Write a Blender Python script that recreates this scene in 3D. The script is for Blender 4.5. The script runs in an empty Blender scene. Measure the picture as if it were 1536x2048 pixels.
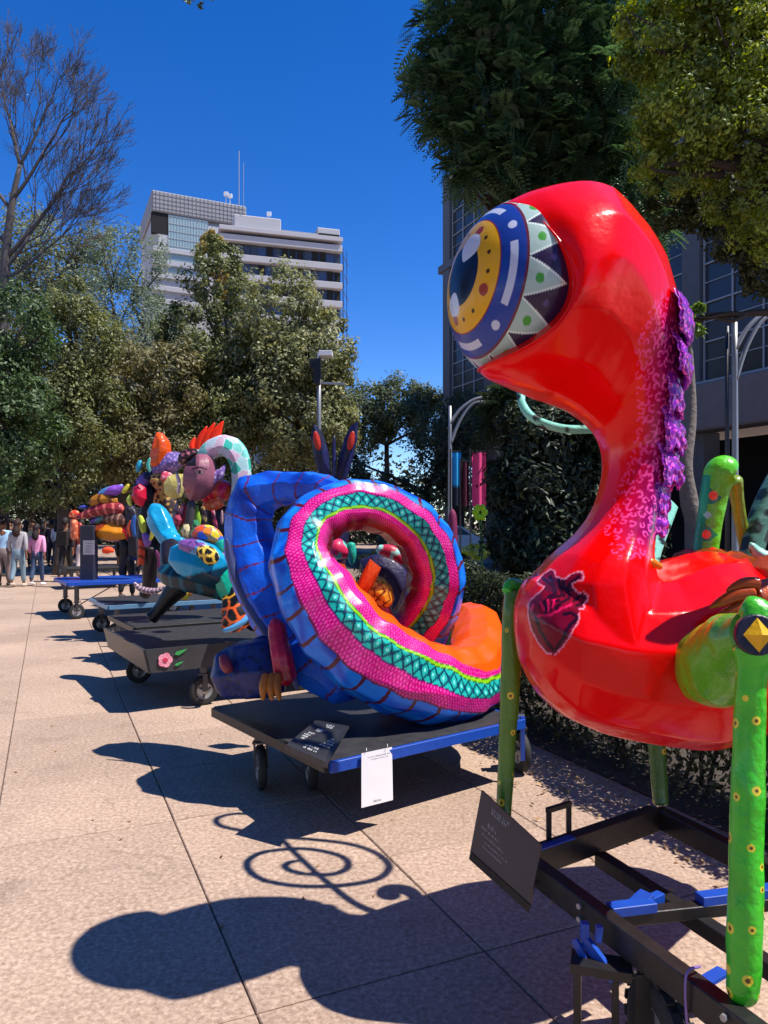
import bpy, math, random
import numpy as np
from mathutils import Vector, Matrix
random.seed(7); rng = np.random.default_rng(7)
scene = bpy.context.scene
COL = scene.collection
R = math.radians

# ---------------------------------------------------------------- camera, sky, sun, exposure
EYE = 1.6; F = 1500.0; HY = 1045.0
cam_d = bpy.data.cameras.new('camera'); cam = bpy.data.objects.new('camera', cam_d); COL.objects.link(cam)
cam.location = (0, 0, EYE); cam.rotation_euler = (R(90), 0, 0)
cam_d.sensor_fit = 'HORIZONTAL'; cam_d.sensor_width = 36; cam_d.lens = 36 * F / 1536
cam_d.shift_y = 21 / 1536 * 1.0
cam_d.clip_start = 0.05; cam_d.clip_end = 3000
scene.camera = cam

SUN_EL, SUN_AZ = R(60), math.atan2(1, -0.20)          # azimuth from +Y towards +X
world = bpy.data.worlds.new('World'); scene.world = world; world.use_nodes = True
wn = world.node_tree; bg = wn.nodes['Background']
sky = wn.nodes.new('ShaderNodeTexSky'); sky.sky_type = 'NISHITA'; sky.sun_disc = False
sky.sun_elevation = SUN_EL; sky.sun_rotation = SUN_AZ
sky.air_density = 1.0; sky.dust_density = 0.1; sky.ozone_density = 3.0; sky.altitude = 2200
hs = wn.nodes.new('ShaderNodeHueSaturation'); hs.inputs['Saturation'].default_value = 1.36
hs.inputs['Hue'].default_value = 0.514
hs.inputs['Value'].default_value = 1.0
wn.links.new(sky.outputs[0], hs.inputs['Color']); wn.links.new(hs.outputs[0], bg.inputs[0])
bg.inputs[1].default_value = 0.15
sl = bpy.data.lights.new('sun', 'SUN'); sun = bpy.data.objects.new('sun', sl); COL.objects.link(sun)
sl.energy = 4.8; sl.angle = R(0.5); sl.color = (1, 0.94, 0.86)
sdir = Vector((math.sin(SUN_AZ) * math.cos(SUN_EL), math.cos(SUN_AZ) * math.cos(SUN_EL), math.sin(SUN_EL)))
sun.rotation_euler = sdir.to_track_quat('Z', 'Y').to_euler()
scene.view_settings.view_transform = 'Standard'; scene.view_settings.look = 'None'
scene.view_settings.exposure = 0.48; scene.view_settings.gamma = 1
SX, SY = sdir.x / sdir.z, sdir.y / sdir.z

# ---------------------------------------------------------------- helpers
def P(px, py, d):
    return np.array([(px - 768) / F * d, d, EYE - (py - HY) / F * d])
def G(px, py, h=0.0):                                   # the point at height h seen at a place of the photograph
    return P(px, py, (EYE - h) * F / (py - HY))
def lin(c):
    c = np.asarray(c, float)
    return np.where(c < .04045, c / 12.92, ((c + .055) / 1.055) ** 2.4)
def hexc(h):
    h = h.lstrip('#'); return lin([int(h[i:i + 2], 16) / 255 for i in (0, 2, 4)])

def wloc(o):
    v = Vector((0, 0, 0))
    while o is not None: v = v + o.location; o = o.parent
    return np.array(v)
def tag(o, label=None, cat=None, group=None, kind=None):
    if label: o['label'] = label
    if cat: o['category'] = cat
    if group: o['group'] = group
    if kind: o['kind'] = kind
    return o
def thing(name, label, cat, loc=(0, 0, 0), group=None, kind=None):
    o = bpy.data.objects.new(name, None); COL.objects.link(o); o.location = [float(a) for a in loc]
    o.empty_display_size = .1
    return tag(o, label, cat, group, kind)
def mesh(name, V, Fc, mat, parent=None, col=None, smooth=True, mats=None, fmat=None):
    V = np.asarray(V, float).reshape(-1, 3)
    if parent is not None: V = V - wloc(parent)
    me = bpy.data.meshes.new(name)
    if isinstance(Fc, np.ndarray) and Fc.ndim == 2:
        n, k = Fc.shape
        me.vertices.add(len(V)); me.vertices.foreach_set('co', V.ravel())
        me.loops.add(n * k); me.loops.foreach_set('vertex_index', Fc.astype(np.int32).ravel())
        me.polygons.add(n); me.polygons.foreach_set('loop_start', np.arange(0, n * k, k, dtype=np.int32))
        me.polygons.foreach_set('loop_total', np.full(n, k, np.int32))
        me.update(calc_edges=True)
    else:
        me.from_pydata(V.tolist(), [], [list(map(int, f)) for f in Fc]); me.update()
    if col is not None:
        a = me.color_attributes.new('Col', 'FLOAT_COLOR', 'POINT')
        c = np.ones((len(V), 4)); c[:, :3] = np.broadcast_to(col, (len(V), 3)); a.data.foreach_set('color', c.ravel())
    if mats:
        for m in mats: me.materials.append(m)
    elif mat is not None: me.materials.append(mat)
    if fmat is not None: me.polygons.foreach_set('material_index', np.asarray(fmat, np.int32))
    me.polygons.foreach_set('use_smooth', np.full(len(me.polygons), smooth))
    o = bpy.data.objects.new(name, me); COL.objects.link(o)
    if parent is not None: o.parent = parent
    return o
def grid_faces(n, m, closed):
    i = np.arange(n - 1)[:, None]; j = np.arange(m if closed else m - 1)[None, :]
    j2 = (j + 1) % m
    a = i * m + j; b = i * m + j2; c = (i + 1) * m + j2; d = (i + 1) * m + j
    return np.stack([a, b, c, d], -1).reshape(-1, 4)
def crom(K, n):                                         # smooth curve through the key rows
    K = np.asarray(K, float); k = len(K)
    if k == 2: t = np.linspace(0, 1, n)[:, None]; return K[0] * (1 - t) + K[1] * t
    E = np.vstack([2 * K[0] - K[1], K, 2 * K[-1] - K[-2]])
    t = np.linspace(0, k - 1, n); i = np.minimum(t.astype(int), k - 2); f = (t - i)[:, None]
    p0, p1, p2, p3 = E[i], E[i + 1], E[i + 2], E[i + 3]
    return .5 * (2 * p1 + (p2 - p0) * f + (2 * p0 - 5 * p1 + 4 * p2 - p3) * f ** 2 + (3 * p1 - p0 - 3 * p2 + p3) * f ** 3)
def smooth_noise(V, scale, seed=0):
    r = np.random.default_rng(seed); s = np.zeros(len(V))
    for k in range(6):
        w = r.normal(size=3) * scale * (1 + .5 * k); s += np.sin(V @ w + r.uniform(0, 6.28)) / (1 + .4 * k)
    return s / 3
def facetize(Gd, ni, nj, blend=.8, jit=.3, seed=1):
    r = np.random.default_rng(seed + ni * 7 + nj); n, m = Gd.shape[:2]
    ii = np.linspace(0, n - 1, ni + 1); ii[1:-1] += r.uniform(-jit, jit, ni - 1) * (n / ni); ii = np.unique(ii.round().astype(int))
    jj = (np.arange(nj) * m / nj + r.uniform(-jit, jit, nj) * m / nj * .6).round().astype(int); jj = np.unique(jj % m)
    # rows first (linear between coarse rows), then columns
    A = np.empty_like(Gd); t = np.arange(n)
    for k in range(len(ii) - 1):
        a, b = ii[k], ii[k + 1]; f = ((t[a:b + 1] - a) / (b - a))[:, None, None]; A[a:b + 1] = Gd[a] * (1 - f) + Gd[b] * f
    B = np.empty_like(Gd)
    for k in range(len(jj)):
        a = jj[k]; b = jj[(k + 1) % len(jj)]; L = (b - a) % m or m
        idx = (a + np.arange(L)) % m; f = (np.arange(L) / L)[None, :, None]; B[:, idx] = A[:, a][:, None] * (1 - f) + A[:, b][:, None] * f
    # give back the girth lost by cutting corners
    c = Gd.mean(1, keepdims=True); s0 = np.linalg.norm(Gd - c, axis=2).mean(1); s1 = np.linalg.norm(B - c, axis=2).mean(1)
    B = c + (B - c) * (s0 / (s1 + 1e-9)).clip(.9, 1.3)[:, None, None]
    return Gd * (1 - blend) + B * blend
def frames(C, hint):
    T = np.gradient(C, axis=0); T /= np.linalg.norm(T, axis=1)[:, None] + 1e-9
    N = np.zeros_like(C); v = np.asarray(hint, float)
    for i in range(len(C)):
        v = v - T[i] * (v @ T[i]); v = v / (np.linalg.norm(v) + 1e-9); N[i] = v
    B = np.cross(T, N); return T, N, B
def tube_grid(K, rad, n, m, hint=(0, -1, 0), squash=1.0, ends=True):
    C = crom(K, n); r = crom(np.asarray(rad, float).reshape(-1, 1), n)[:, 0].clip(1e-4)
    if ends:                                             # rounded ends
        e = max(3, int(n * .05)); w = np.sqrt(1 - (1 - np.linspace(0.02, 1, e)) ** 2)
        r[:e] *= w; r[-e:] *= w[::-1]
    T, N, B = frames(C, hint)
    th = np.linspace(0, 2 * np.pi, m, endpoint=False)
    Gd = C[:, None] + r[:, None, None] * (np.cos(th)[None, :, None] * N[:, None] * squash + np.sin(th)[None, :, None] * B[:, None])
    u = np.concatenate([[0], np.cumsum(np.linalg.norm(np.diff(C, axis=0), axis=1))])
    return Gd, u, th
def tube(name, K, rad, mat, parent=None, n=24, m=12, paint=None, hint=(0, -1, 0), squash=1.0, ends=True, rough=0.0, smooth=True, fc=True):
    Gd, u, th = tube_grid(K, rad, n, m, hint, squash, ends)
    if fc and not name.startswith(('leg', 'thigh', 'knee', 'finger')) and n >= 40 and m >= 18: Gd = facetize(Gd, max(4, min(16, len(K) * 2)), 7, .85, seed=len(K) + n)
    V = Gd.reshape(-1, 3)
    if rough: V = V + rough * np.stack([smooth_noise(V, 14, 1), smooth_noise(V, 14, 2), smooth_noise(V, 14, 3)], 1)
    U = np.repeat(u, m); TH = np.tile(th, n)
    col = paint(V, U, TH) if callable(paint) else paint
    Fc = [list(f) for f in grid_faces(n, m, True)] if n * m < 4000 else None
    if Fc is not None:
        Fc += [list(range(m))[::-1], [(n - 1) * m + j for j in range(m)]]
    else: Fc = grid_faces(n, m, True)
    return mesh(name, V, Fc, mat, parent, col, smooth)
def ptube(name, pts, Z, mat, parent, paint=None, n=24, m=14, **k):   # tube from (px, py, radius px[, depth]) keys
    K = [P(p[0], p[1], p[3] if len(p) > 3 else Z) for p in pts]
    rad = [p[2] * (p[3] if len(p) > 3 else Z) / F for p in pts]
    return tube(name, K, rad, mat, parent, n, m, paint, **k)
def plate(name, poly, thick, mat, parent, paint=None, normal=None, dome=0.0):
    """closed outline of 3D points extruded to a real thickness with a domed face"""
    Q = np.asarray(poly, float); c = Q.mean(0); n = len(Q)
    if normal is None:
        normal = np.zeros(3)
        for i in range(n): normal += np.cross(Q[i] - c, Q[(i + 1) % n] - c)
    nn = np.asarray(normal, float); nn /= np.linalg.norm(nn)
    V = []; rings = [(1, 0), (1, 1), (.93, 1.1), (.6, 1), (.3, 1)]
    for s, t in rings: V.append(c + (Q - c) * s + nn * (thick * (t - .5) * 1 + dome * (1 - s ** 2)))
    for s, t in [(.6, 0), (.3, 0)]: V.append(c + (Q - c) * s - nn * (thick * .5 + dome * (1 - s ** 2)))
    V = np.vstack(V + [(c + nn * (thick * .5 + dome))[None], (c - nn * (thick * .5 + dome))[None]])
    Fc = []
    def band(a, b):
        for i in range(n): j = (i + 1) % n; Fc.append([a * n + i, a * n + j, b * n + j, b * n + i])
    band(0, 1); band(1, 2); band(2, 3); band(3, 4); band(5, 0); band(6, 5)
    for i in range(n):
        j = (i + 1) % n; Fc.append([4 * n + i, 4 * n + j, 7 * n]); Fc.append([6 * n + j, 6 * n + i, 7 * n + 1])
    col = paint(V, V[:, 0], V[:, 2]) if callable(paint) else paint
    return mesh(name, V, Fc, mat, parent, col, False)
class MB:
    def __init__(s): s.V = []; s.F = []; s.n = 0
    def add(s, V, Fc): s.V.append(np.asarray(V, float)); s.F += [[i + s.n for i in f] for f in Fc]; s.n += len(V); return s
    def box(s, c, size, rz=0.0, M=None):
        x, y, z = [a / 2 for a in size]
        b = min(x, y, z) * .12
        V = []
        for sx in (-1, 1):
            for sy in (-1, 1):
                for sz in (-1, 1):
                    V += [(sx * x, sy * (y - b), sz * (z - b)), (sx * (x - b), sy * y, sz * (z - b)), (sx * (x - b), sy * (y - b), sz * z)]
        V = np.array(V)
        i = lambda sx, sy, sz, k: ((sx * 2 + sy) * 2 + sz) * 3 + k
        Fc = [[i(0, 0, 0, 0), i(0, 0, 1, 0), i(0, 1, 1, 0), i(0, 1, 0, 0)], [i(1, 0, 0, 0), i(1, 1, 0, 0), i(1, 1, 1, 0), i(1, 0, 1, 0)],
              [i(0, 0, 0, 1), i(1, 0, 0, 1), i(1, 0, 1, 1), i(0, 0, 1, 1)], [i(0, 1, 0, 1), i(0, 1, 1, 1), i(1, 1, 1, 1), i(1, 1, 0, 1)],
              [i(0, 0, 0, 2), i(0, 1, 0, 2), i(1, 1, 0, 2), i(1, 0, 0, 2)], [i(0, 0, 1, 2), i(1, 0, 1, 2), i(1, 1, 1, 2), i(0, 1, 1, 2)]]
        for a in (0, 1):
            for b2 in (0, 1):
                q = [i(a, b2, 0, 0), i(a, b2, 1, 0), i(a, b2, 1, 1), i(a, b2, 0, 1)]; Fc.append(q if (a ^ b2) == 0 else q[::-1])
                q = [i(a, 0, b2, 0), i(a, 1, b2, 0), i(a, 1, b2, 2), i(a, 0, b2, 2)]; Fc.append(q if (a ^ b2) == 1 else q[::-1])
                q = [i(0, a, b2, 1), i(1, a, b2, 1), i(1, a, b2, 2), i(0, a, b2, 2)]; Fc.append(q if (a ^ b2) == 0 else q[::-1])
                for c2 in (0, 1):
                    q = [i(a, b2, c2, 0), i(a, b2, c2, 1), i(a, b2, c2, 2)]; Fc.append(q if (a ^ b2 ^ c2) == 1 else q[::-1])
        if M is None:
            cz, sz_ = math.cos(rz), math.sin(rz); M = np.array([[cz, -sz_, 0], [sz_, cz, 0], [0, 0, 1]])
        return s.add(V @ np.asarray(M).T + np.asarray(c, float), Fc)
    def bar(s, a, b, w, h=None, up=(0, 0, 1)):            # rectangular bar between two points
        a = np.asarray(a, float); b = np.asarray(b, float); h = h or w
        t = b - a; L = np.linalg.norm(t); t = t / L; up = np.asarray(up, float)
        if abs(t @ up) > .99: up = np.array([1., 0, 0])
        sdv = np.cross(t, up); sdv /= np.linalg.norm(sdv); uu = np.cross(sdv, t)
        return s.box((a + b) / 2, (L, w, h), M=np.stack([t, -sdv, uu], 1))
    def pipe(s, K, rad, n=10, m=8, **k):
        Gd, u, th = tube_grid(K, rad if hasattr(rad, '__len__') else [rad] * len(K), n, m, ends=False, **k)
        Fc = [list(f) for f in grid_faces(n, m, True)] + [list(range(m))[::-1], [(n - 1) * m + j for j in range(m)]]
        return s.add(Gd.reshape(-1, 3), Fc)
    def build(s, name, mat, parent=None, col=None, smooth=False):
        return mesh(name, np.vstack(s.V), s.F, mat, parent, col, smooth)

# ---------------------------------------------------------------- materials
def mat_new(name):
    m = bpy.data.materials.new(name); m.use_nodes = True; nt = m.node_tree
    return m, nt, nt.nodes['Principled BSDF']
def N(nt, t, **k):
    n = nt.nodes.new('ShaderNode' + t)
    for a, v in k.items():
        if a in n.inputs: n.inputs[a].default_value = v
        else: setattr(n, a, v)
    return n
def setc(b, c): b.inputs['Base Color'].default_value = (*[float(x) for x in c], 1)
def mpaint(name, rough=.3, coat=.5, bump=.25, bscale=30, var=.12, spec=.5):
    m, nt, b = mat_new(name); L = nt.links
    at = N(nt, 'Attribute', attribute_name='Col'); tc = N(nt, 'NewGeometry')
    no = N(nt, 'TexNoise', Scale=bscale, Detail=5.0); L.new(tc.outputs['Position'], no.inputs['Vector'])
    n2 = N(nt, 'TexNoise', Scale=6.0, Detail=4.0); L.new(tc.outputs['Position'], n2.inputs['Vector'])
    mr = N(nt, 'MapRange'); mr.inputs[3].default_value = 1 - var; mr.inputs[4].default_value = 1 + var
    L.new(n2.outputs[0], mr.inputs[0])
    mx = N(nt, 'VectorMath', operation='SCALE'); L.new(at.outputs['Color'], mx.inputs[0]); L.new(mr.outputs[0], mx.inputs['Scale'])
    L.new(mx.outputs[0], b.inputs['Base Color'])
    bp = N(nt, 'Bump', Strength=bump, Distance=.01); L.new(no.outputs[0], bp.inputs['Height']); L.new(bp.outputs[0], b.inputs['Normal'])
    r2 = N(nt, 'MapRange'); r2.inputs[3].default_value = rough * .7; r2.inputs[4].default_value = rough * 1.4; L.new(no.outputs[0], r2.inputs[0])
    L.new(r2.outputs[0], b.inputs['Roughness'])
    b.inputs['Coat Weight'].default_value = coat; b.inputs['Coat Roughness'].default_value = .08
    b.inputs['Specular IOR Level'].default_value = spec
    return m
def msimple(name, c, rough=.6, metal=0.0, var=.2, scale=12, bump=.1, spec=.5, bdist=.005):
    m, nt, b = mat_new(name); L = nt.links
    tc = N(nt, 'NewGeometry'); no = N(nt, 'TexNoise', Scale=float(scale), Detail=6.0); L.new(tc.outputs['Position'], no.inputs['Vector'])
    mix = N(nt, 'MixRGB'); mix.inputs[1].default_value = (*[x * (1 - var) for x in c], 1); mix.inputs[2].default_value = (*[min(1, x * (1 + var)) for x in c], 1)
    L.new(no.outputs[0], mix.inputs[0]); L.new(mix.outputs[0], b.inputs['Base Color'])
    b.inputs['Roughness'].default_value = rough; b.inputs['Metallic'].default_value = metal
    b.inputs['Specular IOR Level'].default_value = spec
    bp = N(nt, 'Bump', Strength=bump, Distance=bdist); L.new(no.outputs[0], bp.inputs['Height']); L.new(bp.outputs[0], b.inputs['Normal'])
    return m
def mleaf(name, trans=.35, rough=.5):
    m = bpy.data.materials.new(name); m.use_nodes = True; nt = m.node_tree; nt.nodes.clear(); L = nt.links
    out = N(nt, 'OutputMaterial'); at = N(nt, 'Attribute', attribute_name='Col')
    d = N(nt, 'BsdfDiffuse'); t = N(nt, 'BsdfTranslucent'); g = N(nt, 'BsdfGlossy', Roughness=rough)
    hsv = N(nt, 'HueSaturation', Value=1.6, Saturation=1.15, Hue=.49)
    L.new(at.outputs['Color'], d.inputs['Color']); L.new(at.outputs['Color'], hsv.inputs['Color']); L.new(hsv.outputs[0], t.inputs['Color'])
    m1 = N(nt, 'MixShader'); m1.inputs[0].default_value = trans; L.new(d.outputs[0], m1.inputs[1]); L.new(t.outputs[0], m1.inputs[2])
    m2 = N(nt, 'MixShader'); m2.inputs[0].default_value = .05; g.inputs[0].default_value = (.7, .75, .7, 1)
    L.new(m1.outputs[0], m2.inputs[1]); L.new(g.outputs[0], m2.inputs[2]); L.new(m2.outputs[0], out.inputs[0])
    return m

M_paint = mpaint('glossy_papier_mache', .3, .22, .2, 26, .08, .35)
M_red = mpaint('glossy_red_enamel', .2, .2, .32, 16, .10, .2)
M_matte = mpaint('satin_papier_mache', .42, .12, .4, 40, .15, .35)
M_wrinkle = mpaint('wrinkled_varnished_paper', .28, .35, .9, 22, .15, .4)
M_skin = mpaint('cloth_and_skin', .7, 0, .3, 60, .08)
M_black = msimple('black_painted_wood', (.014, .013, .013), .42, 0, .8, 26, .35)
M_deck = msimple('grey_black_plywood', (.034, .033, .034), .5, 0, .7, 14, .3)
M_blue = msimple('blue_painted_steel', (.01, .07, .42), .35, 0, .2, 30, .1)
M_steel = msimple('dark_steel', (.08, .08, .09), .4, .7, .3, 40, .1)
M_galv = msimple('galvanised_steel', (.35, .36, .37), .45, .6, .15, 30, .1)
M_white = msimple('white_paint', (.75, .75, .75), .5, 0, .06, 20, .05)
M_rubber = msimple('tyre_rubber', (.02, .02, .02), .75, 0, .3, 60, .3)
M_bark = msimple('rough_bark', (.075, .055, .042), .9, 0, .5, 30, .8, bdist=.03)
M_barkpale = msimple('pale_grey_bark', (.17, .14, .12), .9, 0, .4, 30, .8, bdist=.02)
M_leaf = mleaf('leaf'); M_leafd = mleaf('dark_leaf', .2)
M_soil = msimple('bare_soil', (.06, .045, .033), .95, 0, .5, 6, .8, bdist=.05)
M_asphalt = msimple('asphalt', (.06, .06, .06), .9, 0, .3, 40, .4)

def m_pavement(name, k=1.0):
    m, nt, b = mat_new(name); L = nt.links
    g = N(nt, 'NewGeometry'); oi = N(nt, 'ObjectInfo')
    v = N(nt, 'TexVoronoi', Scale=75.0); L.new(g.outputs['Position'], v.inputs['Vector'])
    n1 = N(nt, 'TexNoise', Scale=48.0, Detail=6.0, Roughness=.7); L.new(g.outputs['Position'], n1.inputs['Vector'])
    n2 = N(nt, 'TexNoise', Scale=.9, Detail=6.0, Roughness=.6); L.new(g.outputs['Position'], n2.inputs['Vector'])
    cr = N(nt, 'ValToRGB'); L.new(n1.outputs[0], cr.inputs[0]); e = cr.color_ramp.elements
    e[0].position = .3; e[0].color = (.33 * k, .225 * k, .16 * k, 1); e[1].position = .68; e[1].color = (.79 * k, .60 * k, .455 * k, 1)
    e2 = e.new(.5); e2.color = (.57 * k, .41 * k, .31 * k, 1)
    vc = N(nt, 'MixRGB', blend_type='MULTIPLY'); vc.inputs[0].default_value = .45
    vr = N(nt, 'ValToRGB'); L.new(v.outputs['Color'], vr.inputs[0]); vr.color_ramp.elements[0].color = (.55, .5, .47, 1); vr.color_ramp.elements[1].color = (1, 1, 1, 1)
    L.new(cr.outputs[0], vc.inputs[1]); L.new(vr.outputs[0], vc.inputs[2])
    st = N(nt, 'MapRange'); st.inputs[1].default_value = .3; st.inputs[2].default_value = .7; st.inputs[3].default_value = .86; st.inputs[4].default_value = 1.08; L.new(n2.outputs[0], st.inputs[0])
    rv = N(nt, 'MapRange'); rv.inputs[3].default_value = .90; rv.inputs[4].default_value = 1.06; L.new(oi.outputs['Random'], rv.inputs[0])
    mm = N(nt, 'Math', operation='MULTIPLY'); L.new(st.outputs[0], mm.inputs[0]); L.new(rv.outputs[0], mm.inputs[1])
    # dark chewing-gum spots and stains
    v2 = N(nt, 'TexVoronoi', Scale=2.3); L.new(g.outputs['Position'], v2.inputs['Vector'])
    sp = N(nt, 'MapRange'); sp.inputs[1].default_value = .02; sp.inputs[2].default_value = .035; sp.inputs[3].default_value = .72; sp.inputs[4].default_value = 1; L.new(v2.outputs['Distance'], sp.inputs[0])
    m3 = N(nt, 'Math', operation='MULTIPLY'); L.new(mm.outputs[0], m3.inputs[0]); L.new(sp.outputs[0], m3.inputs[1])
    # hairline cracks and soft dark stains with their own outline
    wp = N(nt, 'TexNoise', Scale=3.0, Detail=4.0); L.new(g.outputs['Position'], wp.inputs['Vector'])
    ad = N(nt, 'VectorMath', operation='MULTIPLY_ADD'); L.new(wp.outputs['Color'], ad.inputs[0]); ad.inputs[1].default_value = (.5, .5, 0); L.new(g.outputs['Position'], ad.inputs[2])
    ck = N(nt, 'TexVoronoi', Scale=.42, feature='DISTANCE_TO_EDGE'); L.new(ad.outputs[0], ck.inputs['Vector'])
    cm = N(nt, 'MapRange'); cm.inputs[1].default_value = .0; cm.inputs[2].default_value = .0028; cm.inputs[3].default_value = .84; cm.inputs[4].default_value = 1; L.new(ck.outputs['Distance'], cm.inputs[0])
    n4 = N(nt, 'TexNoise', Scale=2.6, Detail=5.0); L.new(g.outputs['Position'], n4.inputs['Vector'])
    sm4 = N(nt, 'MapRange'); sm4.inputs[1].default_value = .60; sm4.inputs[2].default_value = .72; sm4.inputs[3].default_value = 1; sm4.inputs[4].default_value = .82; L.new(n4.outputs[0], sm4.inputs[0])
    m5 = N(nt, 'Math', operation='MULTIPLY'); L.new(cm.outputs[0], m5.inputs[0]); L.new(sm4.outputs[0], m5.inputs[1])
    m6 = N(nt, 'Math', operation='MULTIPLY'); L.new(m3.outputs[0], m6.inputs[0]); L.new(m5.outputs[0], m6.inputs[1]); m3 = m6
    sc = N(nt, 'VectorMath', operation='SCALE'); L.new(vc.outputs[0], sc.inputs[0]); L.new(m3.outputs[0], sc.inputs['Scale'])
    L.new(sc.outputs[0], b.inputs['Base Color']); b.inputs['Roughness'].default_value = .85
    b.inputs['Specular IOR Level'].default_value = .25
    bp = N(nt, 'Bump', Strength=.5, Distance=.004); L.new(n1.outputs[0], bp.inputs['Height']); L.new(bp.outputs[0], b.inputs['Normal'])
    return m
M_pave = m_pavement('exposed_aggregate_slab', .86)
M_joint = msimple('joint_mortar', (.20, .15, .11), .95, 0, .3, 40, .3)

# ---------------------------------------------------------------- painting
def scatter(V, spacing, cap=900, seed=3):
    r = np.random.default_rng(seed); idx = r.permutation(len(V))[:cap * 12]; out = []
    grid = {}
    for i in idx:
        p = V[i]; k = tuple((p / spacing).astype(int)); ok = True
        for a in (-1, 0, 1):
            for b in (-1, 0, 1):
                for c in (-1, 0, 1):
                    for q in grid.get((k[0] + a, k[1] + b, k[2] + c), ()):
                        if np.sum((q - p) ** 2) < spacing ** 2: ok = False
        if ok: grid.setdefault(k, []).append(p); out.append(p)
        if len(out) >= cap: break
    return np.array(out)
from mathutils.kdtree import KDTree
def near2(V, S):
    kd = KDTree(len(S))
    for i, s in enumerate(S): kd.insert(s, i)
    kd.balance(); d1 = np.full(len(V), 9.); d2 = np.full(len(V), 9.); id1 = np.zeros(len(V), int)
    for i, v in enumerate(V):
        f = kd.find_n(v, 2); d1[i] = f[0][2]; id1[i] = f[0][1]
        if len(f) > 1: d2[i] = f[1][2]
    return d1, d2, id1
def pt(kind, base, acc=(0, 0, 0), sp=.08, k=.3, acc2=None, jit=.08, seed=3):
    base = hexc(base) if isinstance(base, str) else np.asarray(base); acc = hexc(acc) if isinstance(acc, str) else np.asarray(acc)
    def f(V, U, TH):
        c = np.tile(base, (len(V), 1)) * (1 + jit * smooth_noise(V, 9, seed))[:, None]
        if kind == 'plain': return c.clip(0, 1)
        if kind == 'stripe':
            m = ((U / sp + .12 * np.sin(TH * 2 + U * 5)) % 1) < k; c[m] = acc; return c.clip(0, 1)
        S = scatter(V, sp, 900, seed); d1, d2, i1 = near2(V, S)
        if kind == 'spots': m = d1 < sp * k * (.7 + .6 * ((i1 * 37 % 11) / 11))
        if kind == 'rings':
            m0 = d1 < sp * k * 1.2; c[m0] = (acc2 if acc2 is not None else acc * .6); m = (d1 < sp * k)
        if kind == 'net': m = (d2 - d1) < sp * k
        if kind == 'patch':
            pal = acc2; c = np.array([pal[i % len(pal)] for i in i1]); c[(d2 - d1) < sp * .08] = acc; return c
        c[m] = acc
        return c.clip(0, 1)
    return f

# ================================================================ GROUND
gs = thing('ground_paving', None, None, (0, 0, 0), kind='structure')
U1 = np.array([-.41, .912]); U1 /= np.linalg.norm(U1); V1 = np.array([U1[1], -U1[0]]) * 1.0
O0 = np.array([-.774, 3.24]); SL = .87; GAP = .007
sq = []
for i in range(-40, 60):
    for j in range(-50, 40):
        c = O0 + U1 * SL * (i + .5) + V1 * SL * (j + .5)
        if c[1] < -6 or c[1] > 24 or c[0] > 3.6 - .44 * (c[1] - 3) or c[0] < -16: continue
        inview = c[1] > 1.6 and abs(c[0] / c[1]) < .6
        sq.append((np.hypot(*c) if inview else 99 + np.hypot(*c), i, j, c))
sq.sort(key=lambda a: a[0])
ang = math.atan2(V1[1], V1[0])
mb = MB()
def slab_verts(h=.03, b=.004):
    s = SL / 2 - GAP / 2; top = [(x * (s - b), y * (s - b), 0) for x, y in ((-1, -1), (1, -1), (1, 1), (-1, 1))]
    mid = [(x * s, y * s, -b) for x, y in ((-1, -1), (1, -1), (1, 1), (-1, 1))]; bot = [(x, y, -h) for x, y, _ in mid]
    Fc = [[0, 1, 2, 3]] + [[4 + i, 4 + (i + 1) % 4, (i + 1) % 4, i] for i in range(4)] + [[8 + i, 8 + (i + 1) % 4, 4 + (i + 1) % 4, 4 + i] for i in range(4)]
    return np.array(top + mid + bot), Fc
sv, sf = slab_verts()
slab0 = mesh('slab', sv, sf, M_pave, None, None, False); slab0.parent = gs
n_in = [s for s in sq if s[0] < 99][:295]
for k, (d, i, j, c) in enumerate(n_in):
    o = slab0 if k == 0 else slab0.copy()
    if k: COL.objects.link(o); o.parent = gs
    o.location = (c[0], c[1], rng.uniform(-.0015, .0015)); o.rotation_euler = (rng.normal(0, .0006), rng.normal(0, .0006), ang)
used = {(i, j) for _, i, j, _ in n_in}
mb = MB(); cz, sn = math.cos(ang), math.sin(ang); RM = np.array([[cz, -sn, 0], [sn, cz, 0], [0, 0, 1]])
for d, i, j, c in sq:
    if (i, j) not in used: mb.add(sv @ RM.T + np.array([c[0], c[1], 0]), sf)
far_slabs = mb.build('far_slab', M_pave, gs); tag(far_slabs, kind='stuff')
bed = mesh('joint_bed', [(-20, -8, -.012), (6, -8, -.012), (6, 26, -.012), (-20, 26, -.012)], [[0, 1, 2, 3]], M_joint, gs)
tag(mesh('ground', [(-900, -400, -.03), (900, -400, -.03), (900, 1200, -.03), (-900, 1200, -.03)], [[0, 1, 2, 3]], m_pavement('distant_paving', .74)), kind='structure')
# planting bed and road on the right
def strip(name, a, b, z, mat, kind='structure'):
    return tag(mesh(name, [(a[0][0], a[0][1], z), (a[1][0], a[1][1], z), (b[1][0], b[1][1], z), (b[0][0], b[0][1], z)], [[0, 1, 2, 3]], mat), kind=kind)
def along(x3, y):   # x of a line parallel to the street through (x3, 3)
    return x3 - .45 * (y - 3)
strip('planting_soil', [(along(2.15, -4), -4), (along(4.6, -4), -4)], [(along(2.15, 10), 10), (along(4.6, 10), 10)], .012, M_soil)
strip('road', [(along(9, -6), -6), (along(16, -6), -6)], [(along(9, 60), 60), (along(16, 60), 60)], -.02, M_asphalt)

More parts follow.
